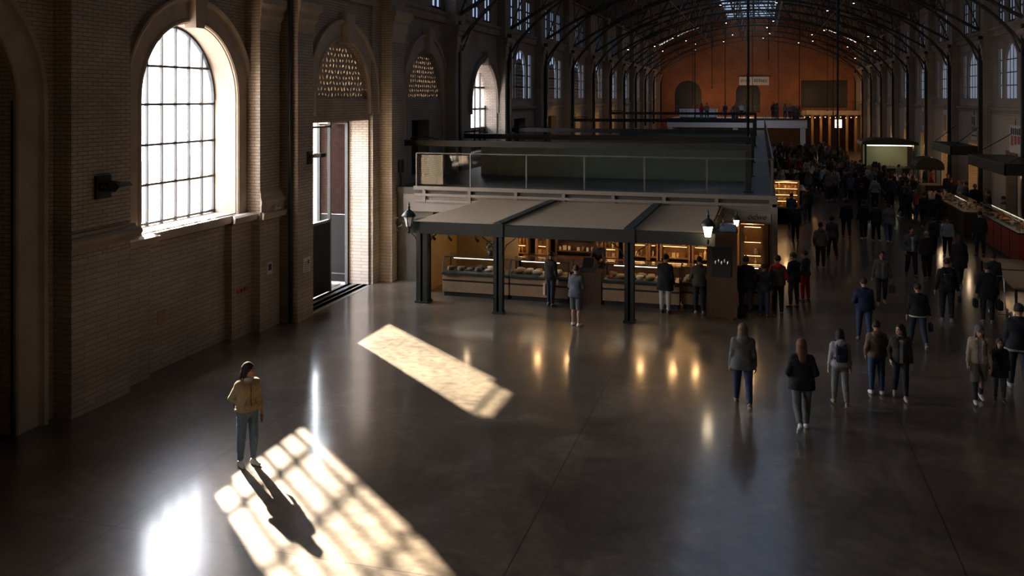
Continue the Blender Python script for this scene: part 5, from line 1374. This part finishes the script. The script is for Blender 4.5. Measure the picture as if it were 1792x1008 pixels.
def worn(ROOT, info, name, label, cat, parts):
    """a bag worn or held by a person: its own thing, posed in the same frame"""
    t = thing(name, label, cat, ROOT.location, ROOT.rotation_euler.z)
    for nm, prims, m, col in parts:
        V, Q = surface(prims, info['hh'] * .9, (), .0015)
        o = D.objects.new(nm, skin_mesh(nm, (V * info['s']).astype(np.float32), Q, [m])); COL.objects.link(o); o.parent = t; o.color = (*col, 1)
    return t
def backpack(R, I, label, col, strap=None, size=1.):
    T = I['T']; Rl = I['RT'].tolist(); st = strap or col
    parts = [('pack', [bx(T(0, -.20, 1.20), (.125 * size, .065, .17 * size), .05, .02, Rl)], 'cloth', col), ('front_pocket', [bx(T(0, -.262, 1.12), (.09 * size, .028, .08 * size), .025, .02, Rl)], 'cloth', tuple(c * 1.3 for c in col))]
    for sd in (-1, 1):
        pts = [T(sd * .085, -.15, 1.35), T(sd * .1, -.06, 1.462), T(sd * .1, .04, 1.448), T(sd * .1, .128, 1.34), T(sd * .135, .09, 1.16), T(sd * .13, -.12, 1.08)]
        parts.append(('strap', [rc(pts[i], pts[i + 1], .017, k=.01) for i in range(5)], 'cloth', st))
    return worn(R, I, 'backpack', label, 'backpack', parts)
def handbag(R, I, sd, label, col, size=(.09, .045, .12), strap=.1, name='handbag', m='cloth'):
    wr, fo = I['A'][sd][2], I['A'][sd][3]; g = wr + .115 * fo
    c = g + np.array([0, 0, -strap - size[2]])
    parts = [('bag', [bx(c, size, min(size) * .55, .02)], m, col)]
    h0 = c + np.array([0, -size[0] * .0, size[2] * .9])
    parts.append(('handle', [rc(h0 + np.array([0, -.05, 0]), g + np.array([0, -.015, .0]), .008, k=.006), rc(h0 + np.array([0, .05, 0]), g + np.array([0, .015, .0]), .008, k=.006), rc(g + np.array([0, -.015, 0]), g + np.array([0, .015, 0]), .008, k=.006)], m, tuple(v * .7 for v in col)))
    return worn(R, I, name, label, 'bag', parts)
# ================================================================== WHO STANDS WHERE
BLK, NAVY, GREY, JEANS = (.02, .02, .022), (.02, .026, .05), (.13, .135, .14), (.05, .085, .15)
WHT = (.62, .6, .56)
spots = []
NOGO = [(.4, 2.4, 43.8, 45.2), (.4, 2.5, 49.3, 52.7), (.4, 3.2, 59.8, 62.2), (8.1, 9.8, 48, 52), (8.4, 9.8, 41.9, 46.6), (8.5, 10.4, 54.8, 57.2), (7.9, 9.5, 58.3, 61.7), (6.8, 10.6, 66.0, 69.6), (-9.5, 4.6, 101, 110), (3.9, 4.6, 94, 95.4), (-8.6, -4.3, 97.8, 99.2), (-3.2, -1.9, 95.4, 96.7), (-3.2, -1.9, 96.7, 97.9), (3, 4.3, 96.7, 97.9), (-9.5, 4.6, 96.2, 96.6), (9.6, 11, 46.9, 47.6), (9.6, 11, 54.4, 55.2)]
def P_(px, py, top, face, label, Hh=None, **kw):
    x, y, d = spot(px, py); spots.append((x, y)); H = Hh or min(1.9, max(1.15, (py - top) * d / FPX))
    kw.setdefault('h', max(.0085, d * .00042)); kw.setdefault('seed', int(px) % 17)
    return person((x, y), face, H, label, **kw)
# the woman in the sun: stands turned to the aisle, hand in pocket
R, I = P_(433, 814, 634, -120, 'dark haired woman in a tan jacket standing alone in the window light', h=.0058, legs='easy', arms=('down', 'tuck'), zip_=(.1, .07, .04),
    jacket=(.36, .275, .165), hem=.93, trousers=(.11, .18, .27), shoes=(.66, .64, .6), hair='long', haircol=(.022, .014, .012), skin=(.45, .26, .18), head=(30, 2), scarf=(.42, .42, .43), build=1.0)
wr, fo = I['A'][-1][2], I['A'][-1][3]; ph = wr + .09 * fo + .03 * I['A'][-1][5]
worn(R, I, 'phone', 'black phone held low in the hand of the woman in the tan jacket', 'phone', [('case', [bx(ph, (.006, .037, .07), .005, .004)], 'leather', (.02, .02, .03))])
T = I['T']; worn(R, I, 'shoulder_bag', 'small brown bag at the back of the woman in the tan jacket', 'bag', [('bag', [bx(T(.03, -.2, 1.0), (.13, .045, .07), .035, .02)], 'leather', (.16, .09, .04)), ('strap', [rc(T(-.1, -.19, 1.06), T(-.02, -.15, 1.3), .01), rc(T(.14, -.19, 1.06), T(.09, -.13, 1.38), .01)], 'leather', (.12, .07, .03))])
# near aisle
P_(1300, 713, 563, 4, 'person with long fair hair in a grey hooded jacket walking away, blue jeans', legs='walkl', arms=('down', 'down'), jacket=(.10, .105, .105), hem=.82, trousers=(.025, .04, .085), shoes=(.12, .08, .05), hair='long', haircol=(.13, .08, .045), hood=(.12, .125, .125), build=1.12)
P_(1403, 754, 592, 8, 'person with brown hair in a black coat and white trainers walking alone', legs='kickr', arms=('bent', 'bent'), jacket=(.013, .013, .015), hem=.80, trousers=(.11, .12, .12), shoes=WHT, hair='long', haircol=(.13, .06, .03), build=1.08)
R, I = P_(1470, 712, 578, 6, 'person in a pale grey sweatshirt wearing a navy backpack', legs='shortl', arms=('down', 'down'), jacket=(.27, .27, .28), hem=.9, trousers=(.15, .16, .16), shoes=(.2, .14, .09), hair='bob', haircol=(.015, .012, .012), hood=(.27, .27, .28))
backpack(R, I, 'navy backpack on the person in the pale grey sweatshirt', (.012, .014, .03))
P_(1534, 690, 561, 8, 'person in a brown hooded sweater and blue jeans beside the woman looking aside', legs='stand', arms=('pocket', 'pocket'), jacket=(.13, .095, .07), hem=.88, trousers=(.035, .065, .13), shoes=WHT, hair='short', haircol=(.02, .013, .01), hood=(.16, .07, .055), head=(-10, 0), build=1.08)
P_(1576, 700, 569, 176, 'dark haired woman in a black jacket walking toward us and looking aside', legs='shortl', arms=('down', 'pocket'), jacket=(.03, .027, .024), hem=.84, trousers=(.02, .022, .028), shoes=(.3, .28, .26), hair='long', haircol=(.02, .013, .01), head=(-48, 0), shirt=(.22, .23, .26))
R, I = P_(1713, 706, 570, 182, 'person in a beige jacket and dark cap with long hair walking beside a child', legs='shortr', arms=('down', 'down'), jacket=(.33, .27, .21), hem=.88, trousers=(.14, .13, .11), shoes=WHT, hair='verylong', haircol=(.12, .08, .05), cap=(.09, .085, .09), shorts='leggings', shirt=(.3, .28, .28), head=(0, 14))
T = I['T']; worn(R, I, 'shoulder_strap_bag', 'dark strap bag over the shoulder of the person in the beige jacket', 'bag', [('strap', [rc(T(-.1, -.05, 1.47), T(-.105, .14, 1.33), .014), rc(T(-.105, .14, 1.33), T(-.13, .12, 1.08), .014)], 'cloth', BLK), ('bag', [bx(T(-.16, -.14, 1.05), (.05, .1, .11), .03)], 'cloth', BLK)])
P_(1749, 702, 592, 180, 'child in a long black coat beside the person in the beige jacket', legs='stand', jacket=(.016, .016, .02), hem=.66, trousers=(.06, .06, .065), hair='bob', haircol=(.05, .035, .025))
P_(1783, 687, 528, -8, 'tall person in a black sweater partly cut off behind the child', legs='walkl', jacket=(.014, .015, .02), hem=.86, trousers=(.02, .025, .04), shoes=(.4, .38, .36), hair='short', build=1.1, hemband=(.3, .29, .27))
# middle aisle
P_(1512, 600, 488, 4, 'person in a navy jacket with hands in front walking away in mid aisle', legs='shortl', arms=('bent', 'down'), jacket=(.014, .02, .055), hem=.86, trousers=(.03, .05, .1), shoes=(.07, .06, .06), build=1.15)
R, I = P_(1543, 535, 440, 178, 'person in a charcoal cardigan facing us and carrying a small grey bag', legs='shortr', arms=('carry', 'carry'), jacket=(.1, .1, .1), hem=.84, trousers=(.025, .035, .07), shoes=(.3, .29, .28), shirt=(.2, .2, .21), build=1.05, head=(0, 8))
handbag(R, I, -1, 'small grey bag in the hand of the person in the charcoal cardigan', (.07, .08, .09))
R, I = P_(1606, 608, 494, 4, 'person in a black jacket with a white hem carrying a blue bag', legs='walkl', arms=('down', 'carry'), jacket=(.013, .013, .015), hem=.88, trousers=(.03, .035, .06), shoes=(.1, .1, .1), build=1.2, hemband=(.5, .48, .45))
handbag(R, I, 1, 'rounded dark blue bag carried by the person in the black jacket with white hem', (.02, .03, .07), (.055, .07, .11), .06)
P_(1595, 487, 397, 186, 'person in a blue grey jacket open over a pale shirt walking toward us', legs='shortl', arms=('pocket', 'pocket'), jacket=(.10, .115, .14), hem=.88, trousers=(.02, .022, .028), shirt=(.5, .52, .55))
P_(1622, 492, 405, 2, 'person all in black walking away beside the one in the blue grey jacket', legs='shortr', jacket=BLK, hem=.9, trousers=(.012, .012, .014), hair='bald', haircol=(.16, .15, .14))
R, I = P_(1657, 563, 452, 0, 'person in a black jacket with a yellow emblem on the back', legs='stand', arms=('carry', 'carry'), jacket=(.012, .012, .015), hem=.84, trousers=(.02, .024, .03), shoes=(.22, .2, .18), build=1.12, emblem=(.55, .38, .08))
handbag(R, I, 1, 'small black bag held by the person with the yellow emblem', BLK, (.04, .06, .08), .04)
backpack(R, I, 'small black backpack worn low below the yellow emblem', (.01, .01, .012), size=.75)
P_(1679, 506, 409, 8, 'person in a dark coat walking behind the one with the yellow emblem', legs='walkr', jacket=(.02, .02, .024), hem=.7, trousers=(.02, .022, .03), hair='long', haircol=(.05, .03, .02), hood=(.025, .025, .03))
P_(1658, 453, 381, 170, 'person in a light blue shirt walking toward us near the dark counter', legs='shortl', arms=('down', 'pocket'), jacket=(.30, .35, .42), hem=.9, trousers=(.025, .028, .035), bare=True, head=(0, 12), build=1.05)
P_(1634, 446, 381, 4, 'person in a charcoal jacket just ahead of the light blue shirt', legs='shortr', jacket=(.045, .045, .05), hem=.84, trousers=BLK)
P_(1617, 401, 335, -30, 'person in a black coat beside the oak rimmed counter turning inward', legs='walkl', jacket=(.018, .018, .022), hem=.8, trousers=(.03, .035, .05), shoes=(.28, .27, .25), arms=('hold', 'hold'))
P_(1641, 390, 332, -60, 'person in a black hooded coat leaning over the oak rimmed counter', legs='stand', jacket=(.025, .026, .028), hem=.78, trousers=(.07, .085, .1), arms=('reach', 'down'), hood=(.03, .03, .033), lean=8)
P_(1481, 418, 350, 2, 'broad person in a navy sweater walking away alone in mid aisle', legs='shortl', jacket=(.012, .017, .05), hem=.86, trousers=(.025, .035, .07), build=1.18)
P_(1511, 421, 351, 3, 'person in a black jacket and white trainers, bareheaded outer one of three walkers abreast', legs='shortr', jacket=(.02, .02, .022), hem=.84, trousers=BLK, shoes=WHT)
R, I = P_(1533, 425, 357, 4, 'person in a black vest in the middle of a row of three walkers', legs='shortl', jacket=(.035, .035, .038), hem=.8, trousers=BLK, shoes=WHT, hair='bun', arms=('bent', 'down'))
P_(1555, 427, 355, 2, 'person in a grey vest and light blue jeans, one of three walkers abreast', legs='walkr', jacket=(.15, .15, .15), hem=.86, trousers=(.10, .15, .23), shoes=WHT, hair='pony', vest=(.17, .17, .17))
P_(1436, 471, 389, 2, 'person in a grey hooded jacket with hands in pockets walking away near the mezzanine corner', legs='stand', arms=('pocket', 'pocket'), jacket=(.105, .11, .115), hem=.86, trousers=BLK, shoes=(.16, .14, .13), hood=(.11, .11, .12))
P_(1456, 454, 377, 6, 'person in a slate jumper just behind the grey hooded jacket', legs='walkl', jacket=(.065, .07, .08), hem=.88, trousers=(.02, .02, .024))
R, I = P_(1392, 423, 356, -4, 'person in black with a dark backpack by the mezzanine corner', legs='stand', jacket=(.03, .03, .033), hem=.84, trousers=BLK, shoes=(.08, .08, .08), haircol=(.05, .03, .02))
backpack(R, I, 'dark grey backpack on the person in black by the mezzanine corner', (.045, .047, .05))
P_(1385, 401, 338, -8, 'person in a blue jacket in front of the bright warm shelf', legs='stand', jacket=(.06, .085, .15), hem=.86, trousers=BLK, arms=('hold', 'hold'))
P_(1413, 393, 327, 2, 'person in a black leather jacket and blue jeans near the bright warm shelf', legs='shortr', jacket=(.025, .026, .027), hem=.88, trousers=(.03, .04, .07), build=1.1)
P_(1508, 377, 321, 4, 'broad person in a navy coat walking away deeper in the aisle', legs='shortl', jacket=(.012, .014, .03), hem=.8, trousers=(.02, .02, .03), build=1.2)
P_(1531, 367, 310, 0, 'person in a light grey jumper walking away deeper in the aisle', legs='stand', arms=('pocket', 'pocket'), jacket=(.24, .25, .26), hem=.9, trousers=BLK)
P_(1559, 366, 308, -4, 'person in a dark jacket with a dark trousers beside the light grey jumper', legs='shortr', jacket=(.03, .03, .034), hem=.86, trousers=BLK)
P_(1429, 336, 292, -10, 'person with fair hair in a dark green jacket at the white goods counter', legs='stand', jacket=(.05, .075, .05), hem=.86, trousers=BLK, hair='long', haircol=(.3, .17, .09))
P_(1443, 340, 289, 0, 'person in a white jumper standing at the white goods counter', legs='stand', jacket=(.48, .48, .47), hem=.88, trousers=(.015, .015, .02), shoes=WHT, cap=(.4, .4, .4), build=1.08)
R, I = P_(1460, 337, 290, 0, 'person with a brown rucksack beside the white jumper', legs='stand', jacket=(.05, .05, .05), hem=.86, trousers=BLK)
backpack(R, I, 'brown rucksack worn by the person beside the white jumper', (.12, .09, .05))
P_(1473, 329, 284, 10, 'person with reddish hair in black beside the brown rucksack', legs='shortl', jacket=BLK, hem=.8, trousers=BLK, hair='long', haircol=(.2, .08, .04))
P_(1497, 333, 278, 2, 'person in a long grey coat at the front edge of the walking crowd', legs='shortr', jacket=(.12, .12, .125), hem=.74, trousers=(.1, .11, .13), shoes=WHT, haircol=(.12, .05, .03), hair='long')
P_(1513, 331, 287, 4, 'person with a brown bag in a dark jacket next to the long grey coat', legs='stand', jacket=(.03, .03, .034), hem=.84, trousers=BLK)
P_(1573, 327, 288, 0, 'person in a pale grey jacket with curly hair at the crowd front', legs='stand', jacket=(.25, .25, .25), hem=.8, trousers=BLK, hair='curly')
P_(1597, 330, 292, 8, 'person in a pale vest by the heaped stall table', legs='shortl', jacket=(.3, .28, .26), hem=.88, trousers=BLK, arms=('bent', 'bent'))
# at the market stall
R, I = P_(964, 536, 440, -30, 'man in a dark jacket holding a striped paper bag between the food cases', legs='easy', arms=('down', 'carry'), jacket=(.022, .02, .022), hem=.88, trousers=(.03, .04, .06), head=(20, 12), build=1.08)
handbag(R, I, -1, 'tan paper bag with red and pale stripes held by the man in the dark jacket', (.42, .27, .17), (.05, .11, .19), .05, name='paper_bag')
P_(1008, 570, 464, -10, 'boy in a slate shirt, knee shorts and white shoes before the awning', legs='easy', arms=('hold', 'hold'), jacket=(.085, .092, .105), hem=.82, trousers=(.07, .075, .08), shoes=WHT, hair='short', haircol=(.02, .015, .012), shorts=True, head=(30, 0), bare=True)
P_(1164, 548, 445, -12, 'person in a long black coat and white trousers at the food case', legs='stand', arms=('fwd', 'down'), jacket=(.012, .012, .015), hem=.68, trousers=(.42, .41, .39), shoes=(.08, .05, .04), head=(-30, 8), build=1.1)
P_(1224, 549, 449, 0, 'person in an olive jumper looking into the food case beside the menu column', legs='stand', arms=('bent', 'bent'), jacket=(.075, .068, .052), hem=.84, trousers=(.018, .022, .035), shoes=(.4, .33, .27), hair='short', haircol=(.04, .028, .02), scarf=(.11, .06, .04), build=1.1)
P_(1305, 555, 448, 2, 'big person in a black coat and jeans by the menu column', legs='stand', arms=('pocket', 'pocket'), jacket=(.011, .012, .016), hem=.8, trousers=(.04, .045, .065), haircol=(.04, .037, .035), build=1.25, shoes=(.12, .11, .1))
P_(1337, 556, 461, 0, 'youngster in a dark jacket and jeans between the big black coat and the red hoodie', legs='stand', arms=('reach', 'down'), jacket=(.02, .023, .03), hem=.88, trousers=(.045, .07, .12), haircol=(.05, .03, .02))
P_(1361, 552, 447, 2, 'person in a red hooded top under a grey vest', legs='stand', arms=('bent', 'bent'), jacket=(.30, .015, .018), hem=.9, trousers=(.02, .02, .02), hood=(.42, .02, .022), vest=(.055, .055, .047), head=(25, 0))
P_(1389, 539, 442, 40, 'person in a black leather jacket and grey jeans beside the red hoodie', legs='easy', arms=('hold', 'hold'), jacket=(.02, .021, .023), hem=.8, trousers=(.085, .085, .075), head=(20, 0))
P_(1409, 528, 438, 50, 'person in a dark jacket over bright red skirt and leggings', legs='easy', arms=('pocket', 'hold'), jacket=(.025, .03, .04), hem=.9, trousers=(.33, .02, .025), shoes=(.015, .015, .018), shirt=(.09, .14, .2), hair='short', head=(15, 0))
bg = MB((-.5, 25.1, 0)).lathe([(.02, .0), (.14, .03), (.17, .14), (.12, .26), (.03, .33), (.015, .45)], (-.5, 25.1, 0), 14)
tag(bg.build('drawstring_bag', 'black'), 'small black drawstring bag on the floor against the counter by the menu column', 'bag')
P_(1000, 500, 422, 180, 'vendor in dark clothes reaching behind the till counter', Hh=1.68, legs='stand', arms=('reach', 'reach'), jacket=(.04, .03, .025), hem=.88, trousers=BLK) if False else None
spots += [(10.35, 39.2), (10.3, 43.2), (10.25, 45.6), (10.2, 50.0)]
person((-4.75, 26.75), 180, 1.7, 'vendor in dark clothes reaching out behind the cash register', legs='stand', arms=('reach', 'reach'), jacket=(.05, .035, .03), hem=.88, trousers=BLK, h=.012)
# right hand edge
R, I = P_(1728, 566, 462, 0, 'person in black carrying a bag on each side by the brown table', legs='stand', arms=('carry', 'carry'), jacket=(.012, .012, .015), hem=.72, trousers=BLK, shoes=(.14, .14, .14), build=1.12)
handbag(R, I, -1, 'soft smaller black bag in one hand of the person in black by the brown table', (.014, .014, .016), (.06, .11, .12), .05)
handbag(R, I, 1, 'large black shopping bag of the person in black by the brown table', (.014, .014, .016), (.08, .15, .14), .05)
P_(1738, 540, 444, 4, 'person in a dark blue jacket hidden behind the one with two bags', legs='shortr', jacket=(.03, .035, .045), hem=.86, trousers=(.03, .035, .05))
P_(1715, 449, 369, 5, 'person in a black jacket and jeans standing at the red counter', legs='stand', jacket=(.022, .022, .024), hem=.88, trousers=(.05, .065, .1), build=1.12)
for x, y, f, lb, c in ((10.35, 39.2, 90, 'vendor in black with a cap behind the red counter', BLK), (10.3, 43.2, 95, 'vendor in a dark brown coat behind the oak rimmed counter', (.04, .03, .025)), (10.25, 45.6, 80, 'second vendor in black behind the oak rimmed counter', (.018, .018, .02)), (10.2, 50.0, 90, 'vendor with a black apron behind the low stall table', (.03, .03, .03))):
    person((x, y), f, 1.7, lb, legs='stand', arms=('hold', 'hold'), jacket=c, hem=.84, trousers=BLK, h=.017, cap=BLK if 'cap' in lb else None)

# ---- the dense crowd far down the aisle: few body types, each person its own object
rc_ = random.Random(3)
protos = []
for i, (lg, ar, hr, hm, bd) in enumerate((('shortl', ('down', 'down'), 'short', .86, 1.08), ('stand', ('hold', 'hold'), 'short', .8, 1.12), ('shortr', ('down', 'pocket'), 'long', .84, .95), ('stand', ('pocket', 'pocket'), 'bob', .72, 1.0), ('walkl', ('bent', 'down'), 'short', .88, 1.1), ('easy', ('down', 'hold'), 'long', .9, .96))):
    R, I = person((0, 0), 0, 1.70, 'x', legs=lg, arms=ar, hair=hr, hem=hm, build=bd, h=.022, seed=i); protos.append([R, False])
PAL = [('black', [(.012, .012, .014), (.02, .02, .022), (.03, .03, .03)]), ('navy', [(.014, .02, .05), (.02, .03, .06)]), ('grey', [(.11, .11, .115), (.17, .17, .17)]), ('brown', [(.1, .06, .035), (.14, .09, .05)]), ('red', [(.28, .03, .03), (.33, .07, .04)]), ('pale', [(.4, .37, .33), (.48, .45, .42)])]
WT = [9, 3, 4, 3, 2, 2]
def crowd(x0, x1, y0, y1, n, where, key, z=0., dmin=.7, lab=None):
    got = 0
    for _ in range(n * 40):
        p = (rc_.uniform(x0, x1), rc_.uniform(y0, y1))
        if any((p[0] - q[0]) ** 2 + (p[1] - q[1]) ** 2 < dmin ** 2 for q in spots): continue
        if any(q[0] - .3 < p[0] < q[1] + .3 and q[2] - .3 < p[1] < q[3] + .3 for q in NOGO): continue
        spots.append(p); got += 1
        nm, cols = rc_.choices(PAL, WT)[0]; c = rc_.choice(cols); pr = rc_.choice(protos)
        hc = rc_.choice([(.02, .014, .01), (.05, .03, .02), (.1, .06, .03), (.03, .02, .015), (.2, .13, .07)]); sk = rc_.choice([(.45, .28, .2), (.36, .2, .13), (.22, .12, .08)])
        cl = dict(jacket=c, trousers=rc_.choice([(.012, .012, .015), (.025, .035, .07), (.05, .05, .05)]), hair=hc, body=sk, shoe=rc_.choice([(.03, .03, .03), (.4, .38, .35)]))
        lb = 'shopper in %s %s' % (nm, where); g = '%s clad shoppers %s' % (nm, key)
        rz = RAD(rc_.choice([0, 0, 8, -12, 30, -40, 180, 170, 90, -90])); sc = rc_.uniform(.93, 1.06)
        if not pr[1]:
            pr[1] = True; r = pr[0]; r.location = (*p, z); r.rotation_euler = (0, 0, rz); r['label'] = lb; r['group'] = g; kids(r)
            pr.append(r)
            for ch in r.children:
                k = ch.name.split('.')[0]
                if k in cl: ch.color = (*cl[k], 1)
        else: copy_thing(pr[0], (*p, z), rz, lb, g, sc, cl)
        if got >= n: break
crowd(2.6, 8.0, 53.5, 58.5, 24, 'in the front part of the dense aisle crowd', 'in the front of the aisle crowd')
crowd(3.2, 7.6, 58.5, 66, 38, 'in the middle part of the dense aisle crowd', 'in the middle of the aisle crowd')
crowd(1.2, 6.8, 66, 92, 70, 'in the far part of the dense crowd by orange lit shops', 'in the far aisle crowd')
crowd(6.8, 8.2, 46, 58, 14, 'along the side stall tables', 'along the side stalls')
crowd(9.95, 10.2, 46.8, 62, 7, 'behind the side stall tables', 'behind the side stalls')
crowd(.9, 2.6, 53.5, 58.6, 10, 'beside the mezzanine corner behind the white goods counter', 'behind the white goods counter')
crowd(-8.5, 3.5, 95.0, 100, 13, 'on the railed deck of the far pavilion', 'on the far pavilion deck', 3.84)

# ================================================================== LIGHT
W = D.worlds.new('sky'); SC.world = W; W.use_nodes = True
nt = W.node_tree; bg_ = nt.nodes['Background']
tc = nd(nt, 'ShaderNodeTexCoord'); sp = nd(nt, 'ShaderNodeSeparateXYZ'); nt.links.new(tc.outputs['Generated'], sp.inputs[0])
r = ramp(nt, sp.outputs['Z'], [(0, (1, .93, .88)), (.25, (.95, .95, 1)), (.8, (.55, .7, 1))]); nt.links.new(r.outputs['Color'], bg_.inputs['Color'])
bg_.inputs['Strength'].default_value = 21.0
sun = D.lights.new('sun', 'SUN'); sun.energy = 80; sun.color = (1, .83, .62); sun.angle = RAD(.95)
so_ = D.objects.new('sun', sun); COL.objects.link(so_); so_.rotation_euler = Vector((1, -.91, -.67)).to_track_quat('-Z', 'Y').to_euler(); so_.location = (-30, 40, 30)
def portal(loc, rot, sx, sy):
    l = D.lights.new('sky_portal', 'AREA'); l.shape = 'RECTANGLE'; l.size = sx; l.size_y = sy; l.cycles.is_portal = True
    o = D.objects.new('sky_portal', l); COL.objects.link(o); o.location = loc; o.rotation_euler = rot
EAST = Vector((1, 0, 0)).to_track_quat('-Z', 'Y').to_euler()
for c_ in (4.1,): portal((-13.5, c_, 5.4), EAST, 3.7, 4.8)
portal((-13.5, 17.8, 5.4), EAST, 3.7, 4.8) ; portal((-12.95, 23.2, 4.05), EAST, 2.4, 3.8); portal((-12.8, 38.55, 5.6), EAST, 4.0, 4.2)
SC.view_settings.view_transform = 'Standard'; SC.view_settings.look = 'None'; SC.view_settings.exposure = 0.25; SC.view_settings.gamma = 1
SC.view_settings.use_curve_mapping = False
SC.cycles.use_denoising = True
SC.cycles.max_bounces = 8; SC.cycles.diffuse_bounces = 4; SC.cycles.glossy_bounces = 3; SC.cycles.transparent_max_bounces = 12
SC.cycles.sample_clamp_indirect = 6
SC.cycles.caustics_reflective = False; SC.cycles.caustics_refractive = False
